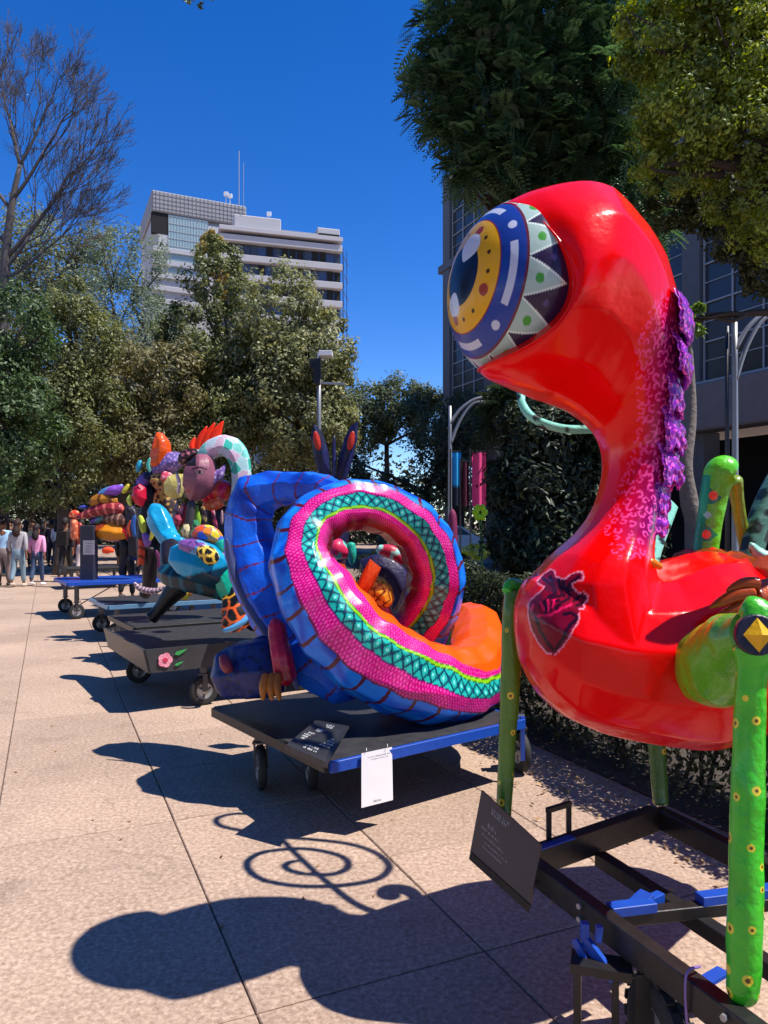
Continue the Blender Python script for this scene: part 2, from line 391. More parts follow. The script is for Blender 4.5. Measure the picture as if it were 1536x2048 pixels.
# ================================================================ RED CYCLOPS CREATURE
RC = G(1010, 1720, 0)
red = thing('alebrije_sculpture', 'giant red one-eyed papier-mache creature rearing on green legs in the foreground', 'sculpture', (.9, 2.6, .45), 'papier-mache creature sculptures on carts')
hexred = hexc('#e00008'); RED = np.array([.88, .001, .001])

def horseshoes(V, mask, spacing, r0, seed):
    S = scatter(V[mask], spacing, 1400, seed); kd = KDTree(len(S))
    for i, s in enumerate(S): kd.insert(s, i)
    kd.balance(); hit = np.zeros(len(V), bool); rs = np.random.default_rng(seed); gapa = rs.uniform(0, 6.28, len(S)); rr = rs.uniform(.75, 1.15, len(S)) * r0
    for i in np.nonzero(mask)[0]:
        p, k, d = kd.find(V[i])
        if rr[k] * .62 < d < rr[k] * 1.15:
            q = V[i] - S[k]; an = math.atan2(q[2], q[0] + .3 * q[1])
            if abs((an - gapa[k] + 3.1416) % 6.2832 - 3.1416) > .75: hit[i] = True
    return hit
def px_of(V): return 768 + V[:, 0] / V[:, 1] * F, HY - (V[:, 2] - EYE) / V[:, 1] * F
# head and neck: cross sections given by inner and outer outline points
sec = [((957, 738), (1000, 415), 2.50, .27), ((985, 760), (1062, 390), 2.52, .30), ((1040, 783), (1140, 376), 2.56, .315),
       ((1090, 799), (1200, 388), 2.60, .315), ((1135, 818), (1262, 445), 2.64, .30), ((1165, 838), (1312, 512), 2.67, .28),
       ((1190, 862), (1338, 585), 2.70, .245), ((1203, 888), (1347, 680), 2.70, .205), ((1208, 925), (1346, 790), 2.69, .165),
       ((1203, 968), (1338, 890), 2.67, .145), ((1186, 1020), (1320, 980), 2.64, .145), ((1150, 1072), (1306, 1060), 2.60, .17),
       ((1096, 1122), (1296, 1126), 2.58, .23), ((1064, 1172), (1304, 1174), 2.60, .28), ((1078, 1270), (1300, 1270), 2.63, .365)]
keys = []
for a, b, z, dr in sec:
    A = P(*a, z); B = P(*b, z); keys.append(np.concatenate([(A + B) / 2, (B - A) / 2, [dr]]))
nS, nT = 380, 300
K = crom(keys, nS); C_, A_, D_ = K[:, :3], K[:, 3:6], K[:, 6]
th = np.linspace(0, 2 * np.pi, nT, endpoint=False)
Y_ = np.array([0, 1, 0])
An = A_ / np.linalg.norm(A_, axis=1)[:, None]; 
Gd = C_[:, None] + np.cos(th)[None, :, None] * A_[:, None] - np.sin(th)[None, :, None] * D_[:, None, None] * Y_
# the hood opens as a lens-shaped lid: pull the rim back on the two cheeks
s_par = np.linspace(0, 1, nS)
pull = np.clip(1 - s_par / .36, 0, 1) ** 1.25
tan0 = np.array([1.0, .18, -.34])
rim = (np.sin(th) ** 2) ** .9
Gd = Gd + pull[:, None, None] * rim[None, :, None] * tan0 * np.where(np.sin(th) > 0, .225, .14)[None, :, None]
Gf = facetize(Gd, 19, 13, .75, .3, 3); fw_ = np.clip((s_par - .05) / .15, 0, 1)[:, None, None]; Gd = Gd * (1 - fw_) + Gf * fw_
V = Gd.reshape(-1, 3)
V = V + .006 * np.stack([smooth_noise(V, 7, 4), smooth_noise(V, 7, 5), smooth_noise(V, 7, 6)], 1)
neckV, neckF = V, grid_faces(nS, nT, True); nk_n, nk_m = nS, nT
# rolled rim of the lid
rimK = Gd[0, ::6]; rimK = np.vstack([rimK, rimK[:1]])
tube('eyelid_rim', rimK, [.004] * len(rimK), M_red, red, 160, 8, RED * .9, ends=False)

# eye: a domed lens set in the hood
eC = P(1042, 583, 2.56); n_ax = np.array([-.89, -.42, .10]); n_ax /= np.linalg.norm(n_ax)
up = P(1000, 415, 2.5) - P(952, 742, 2.5); up = up - n_ax * (up @ n_ax); up /= np.linalg.norm(up); sd = np.cross(up, n_ax)
nu, nv = 220, 420
rr = np.linspace(0.001, 1.75, nu); ps = np.linspace(0, 2 * np.pi, nv, endpoint=False)
RR, PS = np.meshgrid(rr, ps, indexing='ij')
E = eC + .245 * np.cos(RR)[..., None] * n_ax + np.sin(RR)[..., None] * (.304 * np.cos(PS)[..., None] * up + .268 * np.sin(PS)[..., None] * sd)
V = E.reshape(-1, 3); r_ = np.rad2deg(RR).ravel(); p_ = np.rad2deg(PS).ravel() % 360
c = np.tile(hexc('#2b3a7c'), (len(V), 1))
def seti(m, h): c[m] = hexc(h)
seti(r_ < 56, '#1d3f9c')
dd = lambda r0, p0, rad: (r_ - r0) ** 2 + ((((p_ - p0 + 180) % 360) - 180) * math.sin(math.radians(r0))) ** 2 < rad ** 2
seti(r_ < 38, '#8a1c30'); seti(r_ < 37, '#e9ae1b')
seti(r_ < 19.5, '#0a0f2e')
for p0, big in ((70, 0), (95, 0), (118, 1), (150, 0), (175, 0), (200, 1), (235, 0), (262, 0), (290, 1), (320, 0), (350, 0), (20, 1), (45, 0)):
    seti(dd(28.5, p0, 3.8 if big else 1.5), '#a03018' if big else '#4a3010')
seti(dd(17, 20, 9.5) | dd(19, 205, 7.5) | dd(22, 215, 6), '#d5dcec')
for p0, w in ((95, 26), (185, 20), (275, 24), (10, 20)):
    seti((abs(r_ - 47) < 2.8) & (abs(((p_ - p0 + 180) % 360) - 180) < w), '#c3cce8')
seti(dd(48, 140, 3.2) | dd(48, 230, 3.2) | dd(48, 52, 3.2), '#c3cce8')
seti((r_ >= 55.5) & (r_ < 57.5), '#6a2234')
nt_ = 13; ph = (p_ / 360 * nt_) % 1; tri = abs(ph - .5) * 2; R1 = 95
base_ring = r_ >= 57.5; seti(base_ring, '#2a1640')
tooth = base_ring & (tri < (1 - (r_ - 57.5) / 30)); seti(tooth, '#a9c4bf'); 
seti(tooth & (tri > (1 - (r_ - 57.5) / 30) - .1), '#dfeeea')
for k in range(nt_):
    seti(dd(66.5, (k + .5) * 360 / nt_, 3.1) & base_ring, '#3e9a2c'); seti(dd(75, (k) * 360 / nt_, 2.0) & base_ring, '#54407a')
eye = mesh('eye', V, grid_faces(nu, nv, True), M_paint, red, c)

# ruffles down the nape
ruf = [((1340, 625), (1368, 648), 60), ((1338, 700), (1380, 700), 62), ((1335, 765), (1380, 762), 64), ((1330, 830), (1384, 838), 66), ((1322, 900), (1366, 915), 62), ((1312, 958), (1362, 968), 56), ((1300, 1010), (1350, 1020), 50)]
for k, (a, b, hgt) in enumerate(ruf):
    nn_, mm_ = 90, 120
    s = np.linspace(0, 1, nn_)[:, None]; phi = np.linspace(-1.15, 1.15, mm_)[None, :]
    A = P(a[0] - 62, a[1], 2.68); dn = hgt * 2.68 / F * 1.35; fl = .048 + .012 * math.sin(k * 2.1)
    wv_ = 1 + .22 * np.sin(phi * 5 + k * 1.7) + .10 * np.sin(phi * 11 + k * 3)
    ryb = [.235, .205, .175, .16, .155, .155, .16][k]
    bul = np.sin(s * 2.1) ** .7; rx = .112 + fl * bul * (.5 + .5 * wv_) + .006 * np.sin(s * 22 + phi * 6); ry = ryb + fl * bul * wv_ * .6
    Gr = np.stack([A[0] + rx * np.cos(phi), A[1] - ry * np.sin(phi), A[2] + .02 - dn * s * (1 + .08 * np.sin(phi * 9 + k) + .05 * np.sin(phi * 31 + 2 * k)) + 0 * phi], -1)
    V = Gr.reshape(-1, 3); Vb = V + np.array([-.012, 0, .004])
    Vb = Vb; W = np.vstack([V, Vb]); n0 = len(V)
    f = grid_faces(nn_, mm_, False); fb = f[:, ::-1] + n0
    edge = []
    last = (nn_ - 1) * mm_
    e = [[last + j, last + j + 1, n0 + last + j + 1, n0 + last + j] for j in range(mm_ - 1)] + [[i * mm_, (i + 1) * mm_, n0 + (i + 1) * mm_, n0 + i * mm_] for i in range(nn_ - 1)] + [[(i + 1) * mm_ - 1, (i + 2) * mm_ - 1, n0 + (i + 2) * mm_ - 1, n0 + (i + 1) * mm_ - 1] for i in range(nn_ - 1)]
    ff = np.vstack([f, fb, np.array(e)])
    cc = np.tile(np.array([.24, .012, .40]), (len(W), 1)) * (1 + .3 * smooth_noise(W, 30, k))[:, None]
    cc[horseshoes(W, np.ones(len(W), bool), .025, .0095, 20 + k)] = np.array([1., .14, .62])
    mesh('nape_ruffle', W, ff, M_paint, red, cc)

# body: slices from chest to rear
bs = [(1034, 1212, 1262, 2.55, .02), (1044, 1178, 1322, 2.55, .13), (1066, 1150, 1368, 2.56, .22), (1105, 1150, 1414, 2.58, .30), (1160, 1148, 1446, 2.62, .36), (1230, 1146, 1464, 2.66, .41),
      (1300, 1140, 1474, 2.70, .45), (1370, 1112, 1480, 2.74, .46), (1440, 1106, 1466, 2.80, .45), (1505, 1122, 1448, 2.90, .42), (1570, 1150, 1430, 3.0, .36), (1630, 1185, 1400, 3.1, .26), (1680, 1240, 1340, 3.15, .05)]
keys = []
for x, t0, b0, z, dr in bs:
    A = P(x, t0, z); B = P(x, b0, z); keys.append(np.concatenate([(A + B) / 2, (A - B) / 2, [dr]]))
nS, nT = 330, 300
K = crom(keys, nS); th = np.linspace(0, 2 * np.pi, nT, endpoint=False)
cs, sn_ = np.cos(th), np.sin(th)
Dd = np.maximum(K[:, 6], .01)
Gd = K[:, None, :3] + (np.sign(cs) * abs(cs) ** .92)[None, :, None] * K[:, None, 3:6] - (np.sign(sn_) * abs(sn_) ** .92)[None, :, None] * Dd[:, None, None] * Y_
Gd = facetize(Gd, 14, 14, .8, .3, 6)
V = Gd.reshape(-1, 3); V = V + .008 * np.stack([smooth_noise(V, 6, 7), smooth_noise(V, 6, 8), smooth_noise(V, 6, 9)], 1)
bodyV, bodyF = V, grid_faces(nS, nT, True)
def capped(Vv, Ff, n, m, p0, p1):
    k = len(Vv); a = np.arange(m); b = (a + 1) % m
    f0 = np.stack([b, a, np.full(m, k), np.full(m, k)], 1); f1 = np.stack([(n - 1) * m + a, (n - 1) * m + b, np.full(m, k + 1), np.full(m, k + 1)], 1)
    F_ = [list(x) for x in Ff] + [[x[0], x[1], x[2]] for x in f0] + [[x[0], x[1], x[2]] for x in f1]
    return np.vstack([Vv, p0, p1]), F_
nA, fA = capped(neckV, neckF, nk_n, nk_m, neckV[:nk_m].mean(0) + np.array([.10, 0, 0]), neckV[-nk_m:].mean(0))
nB, fB = capped(bodyV, bodyF, nS, nT, bodyV[:nT].mean(0), bodyV[-nT:].mean(0))
jm = bpy.data.meshes.new('join'); jm.from_pydata(np.vstack([nA, nB]).tolist(), [], [[int(i) for i in f] for f in fA] + [[int(i) + len(nA) for i in f] for f in fB]); jm.update()
jo = bpy.data.objects.new('tmp', jm); COL.objects.link(jo)
rm = jo.modifiers.new('r', 'REMESH'); rm.mode = 'VOXEL'; rm.voxel_size = .0055; rm.adaptivity = 0
sm = jo.modifiers.new('s', 'SMOOTH'); sm.factor = .5; sm.iterations = 16
dg = bpy.context.evaluated_depsgraph_get(); dg.update(); nm_ = bpy.data.meshes.new_from_object(jo.evaluated_get(dg)); bpy.data.objects.remove(jo)
V = np.empty(len(nm_.vertices) * 3); nm_.vertices.foreach_get('co', V); V = V.reshape(-1, 3)
Fq = np.empty(len(nm_.loops), np.int32); nm_.loops.foreach_get('vertex_index', Fq); Fq = Fq.reshape(-1, 4)
# press the chest crease back in softly
col = np.tile(RED, (len(V), 1))
X_, Y2 = px_of(V)
# purple crest paint with small horseshoe marks fading down the back of the neck
edge_y = np.array([560, 620, 700, 800, 900, 1000, 1060, 1110]); edge_x = np.array([1343, 1345, 1347, 1346, 1337, 1318, 1306, 1296])
wid = np.array([8, 40, 66, 62, 60, 78, 84, 60])
d_in = np.interp(Y2, edge_y, edge_x) - X_; w_ = np.interp(Y2, edge_y, wid)
band = (Y2 > 585) & (Y2 < 1118) & (X_ < 1400) & ~((Y2 > 1080) & (X_ > 1306)) & (X_ > 1180)
a = np.clip(1 - d_in / w_, 0, 1) * band
a = a * np.clip((Y2 - 590) / 70, 0, 1) * np.clip((1116 - Y2) / 55, 0, 1)
PUR = np.array([.09, .002, .12])
col = col * (1 - a[:, None] ** .8 * .95) + PUR * (a[:, None] ** .8 * .95)
mk = horseshoes(V, (d_in < w_ * 1.18) & band, .027, .0118, 5)
pink = np.array([1., .05, .22]); pinkv = np.array([.95, .10, .5])
t = np.clip(a, 0, 1)[:, None]
col[mk] = (pink * (1 - t) + pinkv * t)[mk]
fr = V[:, 1] < 2.62
def inpoly(x, y, poly):
    r = np.zeros(len(x), bool); n = len(poly)
    for i in range(n):
        x1, y1 = poly[i]; x2, y2 = poly[(i + 1) % n]
        if y1 == y2: continue
        c_ = ((y1 > y) != (y2 > y)) & (x < (x2 - x1) * (y - y1) / (y2 - y1) + x1); r ^= c_
    return r
def dseg(x, y, poly, closed=True):
    d = np.full(len(x), 1e9); n = len(poly)
    for i in range(n if closed else n - 1):
        x1, y1 = poly[i]; x2, y2 = poly[(i + 1) % n]; L2 = (x2 - x1) ** 2 + (y2 - y1) ** 2 + 1e-9
        t = (((x - x1) * (x2 - x1) + (y - y1) * (y2 - y1)) / L2).clip(0, 1)
        d = np.minimum(d, np.hypot(x - x1 - t * (x2 - x1), y - y1 - t * (y2 - y1)))
    return d
hz = lambda L: [(1020 + a * .1432, 1120 + b * .1432) for a, b in L]
heart = hz([(380, 290), (460, 200), (560, 130), (620, 150), (640, 230), (700, 250), (760, 270), (830, 210), (920, 170), (1000, 165), (1030, 210), (1020, 280), (950, 290), (870, 330), (880, 380), (950, 460), (1040, 450), (1090, 500), (1080, 560), (1040, 610), (1030, 690), (960, 680), (975, 780), (950, 870), (880, 980), (820, 1090), (740, 1210), (620, 1330), (520, 1310), (400, 1170), (290, 960), (250, 780), (250, 640), (290, 550), (400, 460), (480, 380), (390, 330)])
inh = inpoly(X_, Y2, heart) & fr; dh = dseg(X_, Y2, heart)
col[inh] = hexc('#7e0828'); 
ink = hexc('#2a0a24')
for L in ([(470, 260), (560, 330), (620, 420), (600, 500)], [(560, 230), (610, 350), (640, 480)], [(680, 280), (700, 420), (760, 500)], [(740, 300), (760, 400), (850, 420)], [(850, 320), (790, 420), (830, 500)], [(960, 230), (880, 290)], [(420, 640), (560, 520), (700, 500)], [(500, 720), (510, 600), (560, 500)], [(560, 700), (600, 580), (680, 560)], [(640, 680), (700, 600), (820, 540)], [(900, 560), (1000, 500), (1040, 540)], [(930, 640), (1020, 600)], [(760, 760), (860, 740), (930, 800)], [(800, 960), (870, 880), (940, 820)], [(360, 820), (420, 980), (520, 1150), (600, 1250)], [(640, 1250), (740, 1100), (800, 960)]):
    d = dseg(X_, Y2, hz(L), False); col[inh & (d < 3.4)] = ink
for L in ([(430, 600), (480, 700)], [(530, 560), (540, 700)], [(620, 560), (590, 660)], [(380, 780), (560, 770), (720, 680), (860, 620)], [(300, 700), (330, 620)]):
    d = dseg(X_, Y2, hz(L), False); col[inh & (d < 2.4)] = hexc('#e21a5c')
dm = inpoly(X_, Y2, hz([(480, 260), (640, 240), (680, 420), (600, 470), (480, 420)])) & fr; col[dm] = col[dm] * .35 + hexc('#241a34') * .65
col[(dh < 1.5) & fr & (X_ > 1020)] = hexc('#f08aa6')
mesh('body', V, Fq, M_red, red, col)
# flap of orange paper over the rump, with the fold under it
fl = [P(1300, 1118, 2.50), P(1330, 1128, 2.45), P(1400, 1112, 2.42), P(1470, 1118, 2.46), P(1505, 1140, 2.50), P(1470, 1165, 2.44), P(1440, 1190, 2.40), P(1390, 1205, 2.35), P(1350, 1170, 2.38)]
ORG = np.array([.8, .1, .01])
ptube('tail_base', [(1330, 1150, 30, 3.0), (1400, 1140, 40, 3.0), (1470, 1150, 44, 2.75), (1540, 1165, 46, 2.6), (1620, 1130, 50, 2.7), (1690, 1040, 45, 3.0)], 2.9, M_red, red, pt('spots', (.30, .045, .008), (.7, .02, .01), .09, .35), n=120, m=60, rough=.01)
ptube('shoulder_fold', [(1285, 1128, 5), (1300, 1124, 9), (1325, 1136, 6)], 2.45, M_red, red, pt('plain', '#e07818'), n=20, m=10)
for L in ([(1415, 1255), (1450, 1236), (1500, 1228), (1560, 1240)], [(1400, 1218), (1440, 1203), (1490, 1208)]):
    ptube('skin_fold', [(x, y, 9 if i else 4, 2.42) for i, (x, y) in enumerate(L)], 2.4, M_red, red, RED * .8, n=30, m=12)

# orange-brown clawed hand folded over the flank above the green knee
HC = pt('spots', (.34, .05, .01), (.62, .10, .015), .05, .35)
ptube('finger_palm', [(1660, 1190, 46, 2.5), (1600, 1195, 46, 2.4), (1545, 1200, 44, 2.32), (1500, 1205, 34, 2.3)], 2.4, M_wrinkle, red, HC, n=60, m=40, rough=.008)
for L in ([(1510, 1185, 16), (1470, 1190, 15), (1440, 1204, 11), (1418, 1216, 3)], [(1515, 1200, 16), (1480, 1212, 14), (1448, 1228, 10), (1428, 1240, 3)], [(1520, 1222, 15), (1490, 1232, 13), (1462, 1246, 9), (1446, 1256, 3)], [(1520, 1168, 14), (1490, 1166, 12), (1466, 1174, 8), (1452, 1182, 3)]):
    ptube('finger', [(x, y, r_ * .9, 2.27) for x, y, r_ in L], 2.27, M_red, red, HC, n=44, m=20, rough=.002)
# mint tail ending in a treble clef, held up behind the head
gp = [(560, 1640), (520, 1630), (470, 1627), (435, 1636), (440, 1650), (480, 1660), (540, 1672), (620, 1678), (700, 1688), (752, 1706), (778, 1730), (765, 1752), (725, 1765), (660, 1772), (590, 1771), (530, 1760), (500, 1742), (496, 1722), (520, 1706), (560, 1699), (610, 1697), (660, 1705), (692, 1718), (694, 1736), (665, 1748), (620, 1748), (585, 1742), (570, 1732), (580, 1724), (605, 1720)]
stem = [(500, 1630), (540, 1655), (600, 1715), (650, 1760), (700, 1800), (745, 1822), (790, 1828), (825, 1815), (832, 1795), (812, 1780), (785, 1778), (775, 1787), (790, 1795)]
def lift(px, py):
    g = G(px, py); H = 2.16 + 1.0 * (g[1] - 3.48) - .85 * max(0, g[0] + .15)
    return np.array([g[0] + SX * H, g[1] + SY * H, H])
MINT = pt('spots', '#7fd0bc', (.01, .015, .015), .05, .33)
clef = tube('treble_clef', [lift(*p) for p in gp], [.018] * len(gp), M_matte, red, 300, 14, MINT, ends=True, hint=(0, -1, .3))
sk = [lift(*p) for p in stem]
tube('treble_clef_stem', sk, [.016, .016, .016, .016, .018, .02, .022, .025, .03, .04, .045, .045, .04], M_matte, red, 200, 16, MINT)
tube('tail', [sk[7] + np.array([0, .02, 0]), P(1335, 1010, 3.0), P(1312, 1060, 2.9), P(1296, 1120, 2.8), P(1300, 1180, 2.75)], [.03, .035, .045, .04, .04], M_matte, red, 90, 20, MINT)
ptube('tail_loop', [(1475, 1160, 14, 3.1), (1500, 1110, 20, 3.1), (1522, 1040, 24, 3.15), (1560, 960, 24, 3.2), (1620, 880, 22, 3.3)], 3.1, M_matte, red, pt('spots', '#4f7f6f', (.01, .02, .015), .07, .4), n=70, m=24)
ptube('tail_tip', [(1500, 1085, 5, 3.0), (1515, 1105, 12, 3.0), (1545, 1120, 18, 3.0), (1600, 1110, 20, 3.1)], 3.0, M_matte, red, pt('spots', '#8fdcc8', (.01, .015, .015), .06, .3), n=40, m=18)

# legs
GRN = hexc('#3fae1e')
def leg_paint(base, dots=True, dens=.055, seed=1):
    b = hexc(base)
    def f(V, U, TH):
        c = np.tile(b, (len(V), 1)) * (1 + .15 * smooth_noise(V, 18, seed))[:, None]
        if dots:
            S = scatter(V, dens, 300, seed); d1, d2, i1 = near2(V, S); ok = (i1 * 7 % 3) > 0
            sz = .6 + .6 * ((i1 * 13 % 17) / 17); c[(d1 < .0115 * sz) & ok] = hexc('#e8d43a'); c[(d1 < .005 * sz) & ok & (i1 % 4 > 0)] = hexc('#5a3a10')
        return c.clip(0, 1)
    return f
ZL = 2.8
ptube('leg', [(1006, 1670, 13, 2.74), (1010, 1600, 15, 2.78), (1014, 1500, 17, 2.8), (1018, 1400, 19, 2.8), (1022, 1300, 20, 2.8), (1024, 1220, 19, 2.8), (1026, 1180, 17, 2.82)], ZL, M_wrinkle, red, leg_paint('#4f8020', True, .06, 4), n=300, m=90, rough=.004)
ptube('leg_knee', [(1012, 1186, 10, 2.80), (1022, 1172, 15, 2.82), (1042, 1180, 18, 2.84), (1058, 1212, 18, 2.8), (1075, 1250, 16, 2.75)], 2.8, M_wrinkle, red, pt('patch', (0, 0, 0), hexc('#2a9a58'), .05, acc2=[hexc('#35c43a'), hexc('#3fc8a0'), hexc('#55cc3a')]), n=50, m=26, rough=.003)
l2 = ptube('leg', [(1482, 2010, 30, 1.83), (1488, 1900, 33, 1.84), (1492, 1750, 33, 1.86), (1496, 1600, 32, 1.88), (1500, 1450, 30, 1.9), (1505, 1340, 30, 1.9), (1510, 1290, 44, 1.9)], 1.85, M_wrinkle, red, leg_paint('#3fbf22', True, .05, 9), n=420, m=140, rough=.005)
ptube('thigh', [(1512, 1262, 44, 1.92), (1475, 1285, 60, 2.02), (1440, 1320, 78, 2.15), (1420, 1345, 66, 2.3), (1412, 1350, 40, 2.42)], 2.1, M_wrinkle, red, leg_paint('#63ac1e', False), n=70, m=60, rough=.012)
ptube('knee', [(1480, 1212, 16, 1.93), (1500, 1222, 34, 1.92), (1525, 1262, 54, 1.91), (1535, 1310, 40, 1.91), (1530, 1345, 14, 1.9)], 1.9, M_wrinkle, red, leg_paint('#43b82a', False), n=60, m=40, rough=.008)
bc = P(1512, 1270, 1.80)
nb = np.array([-.12, -1, .15]); nb /= np.linalg.norm(nb); ux = np.cross(np.array([0, 0, 1.]), nb); ux /= -np.linalg.norm(ux); uz = np.cross(nb, ux); uz *= np.sign(uz[2])
cir = [bc + .049 * (math.cos(a) * ux + math.sin(a) * uz) for a in np.linspace(0, 2 * np.pi, 28, endpoint=False)]
badge = plate('knee_badge', cir, .02, M_matte, red, hexc('#141430'), nb, .004)
dq = [bc + nb * .014 + v for v in (uz * .041, -ux * .034, -uz * .041, ux * .034)]; ap = bc + nb * .042
V = np.array(dq + [ap]); mesh('badge_pyramid', V, [[0, 1, 4], [1, 2, 4], [2, 3, 4], [3, 0, 4], [3, 2, 1, 0]], M_matte, red, hexc('#e0aa18'), False)
# rear raised leg with lime top and triangles
def tri_paint(V, U, TH):
    c = np.tile(hexc('#62d020'), (len(V), 1)); X_, Y2 = px_of(V)
    xe = np.interp(Y2, [930, 1110], [1412, 1392])
    w = X_ - xe
    for y0, side, hx in ((1000, 1, None), (1074, 1, None)):
        m = (w > 0) & (Y2 < y0 + 8) & (Y2 > y0 - 30) & (w < 40 - abs(Y2 - y0 + 4) * 1.3); c[m] = hexc('#148a58')
    m = (w < 12) & (Y2 > 950); c[m] = hexc('#159a70')
    for cx, cy in ((1427, 991), (1413, 1069)): c[((X_ - cx) ** 2 + (Y2 - cy) ** 2) < 81] = hexc('#ff5a1c')
    c[(abs(X_ - 1415) + abs(Y2 - 1030)) < 9] = hexc('#8fe0d8')
    return c * (1 + .1 * smooth_noise(V, 20, 2))[:, None]
ptube('leg_upper', [(1408, 1130, 24, 3.0), (1414, 1080, 24, 3.0), (1424, 1020, 25, 3.0), (1434, 970, 28, 3.0), (1446, 945, 34, 3.0), (1462, 950, 26, 3.0)], 3.0, M_wrinkle, red, tri_paint, n=240, m=120, rough=.003)
ptube('leg', [(1468, 952, 16, 3.05), (1474, 1000, 13, 3.1), (1484, 1060, 12, 3.15), (1492, 1130, 11, 3.2), (1490, 1300, 12, 3.2), (1480, 1590, 12, 3.1)], 3.1, M_wrinkle, red, leg_paint('#7f9a2c', False), n=120, m=24, rough=.002)
ptube('leg', [(1300, 1430, 18, 3.15), (1312, 1480, 17, 3.12), (1318, 1560, 16, 3.1), (1322, 1612, 15, 3.08)], 3.1, M_wrinkle, red, leg_paint('#3d6a24', True, .06, 14), n=160, m=60)

tube('shadow_tail', [(1.9, 3.2, 1.0), (1.8, 2.8, 1.35), (1.58, 2.42, 1.66), (1.38, 2.27, 1.82), (1.19, 2.2, 1.95)], [.09, .08, .06, .05, .02], M_red, red, 80, 30, pt('spots', (.30, .045, .008), (.7, .02, .01), .09, .35))  # out-of-view tail piece added to cast a diagonal shadow across the body
# ---- its rolling frame
rcart = thing('rolling_cart', 'open black rail frame cart under the red one-eyed creature', 'cart', (.8, 2.4, 0), 'carts carrying the creature sculptures')
HT = .45
c0 = np.array([.50, 2.64, HT - .05]); c1 = np.array([1.12, 3.06, HT - .05]); dv = np.array([.375, -.927, 0])
c2 = c0 + dv * 1.55; c3 = c1 + dv * 1.55
for a, b in ((c0, c2), (c1, c3)): MB().bar(a, b, .05, .08).build('side_rail', M_black, rcart)
e = (c1 - c0) / np.linalg.norm(c1 - c0)
MB().bar(c0 + e * .027, c1 - e * .027, .05, .095).build('end_rail', M_black, rcart)
MB().bar(c0 + dv * .38 + e * .03 + (0, 0, -.02), c1 + dv * .66 - e * .03 + (0, 0, -.02), .045, .04).build('cross_rail', M_black, rcart)
for t in (1.2,): MB().bar(c0 + dv * t + e * .027 + (0, 0, -.02), c1 + dv * t - e * .027 + (0, 0, -.02), .05, .04).build('cross_rail', M_black, rcart)
MB().bar(c0 + e * .36 + dv * .03 + (0, 0, -.06), c0 + dv * 1.4 + e * .36 + (0, 0, -.06), .05, .05).build('floor_rail', M_black, rcart)
# blue painted channel pieces
xb = c0 + dv * .38; xe = c1 + dv * .66 - xb; xe = xe / np.linalg.norm(xe); e_ = e; e = xe
MB().bar(xb + e * .05 + (0, 0, .012), xb + e * .20 + (0, 0, .012), .045, .03).build('blue_channel', M_blue, rcart); MB().bar(xb + e * .36 + (0, 0, .012), xb + e * .78 + (0, 0, .012), .045, .03).build('blue_channel', M_blue, rcart)
e = e_
MB().bar(c0 + dv * .02 + e * .03 + (0, 0, .05), c0 + dv * .02 + e * .22 + (0, 0, .05), .03, .006).build('blue_strip', M_blue, rcart)
q = c0 + dv * .44 - e * .10 + np.array([0, 0, -.01])
mbb = MB().bar(q, q + np.array([.07, -.06, -.08]), .018, .03).bar(q + (-.03, 0, 0), q + np.array([.02, -.03, -.09]), .014, .02).bar(q + (.0, 0, .0), q + (.0, 0, .05), .022, .022).bar(q + (.035, -.01, 0), q + (.04, -.01, .045), .018, .018)
mbb.build('clamp', M_blue, rcart)
q = c0 + dv * .42 + e * .12
MB().bar(q, q + e * .09 + (0, 0, .03), .05, .012).bar(q + e * .04, q + e * .16, .03, .03).build('clamp', M_blue, rcart)
q = c0 + dv * .78 + e * .05 + (0, 0, .01)
MB().bar(q, q + e * .08, .035, .012).build('clamp', M_blue, rcart)
for t in (.08, .34, .9, 1.3):
    for dz in (-.02, .02):
        q = c0 + dv * t - e * .026 + (0, 0, dz); MB().pipe([q, q - e * .012], .009, 3, 6).build('bolt', M_galv, rcart)
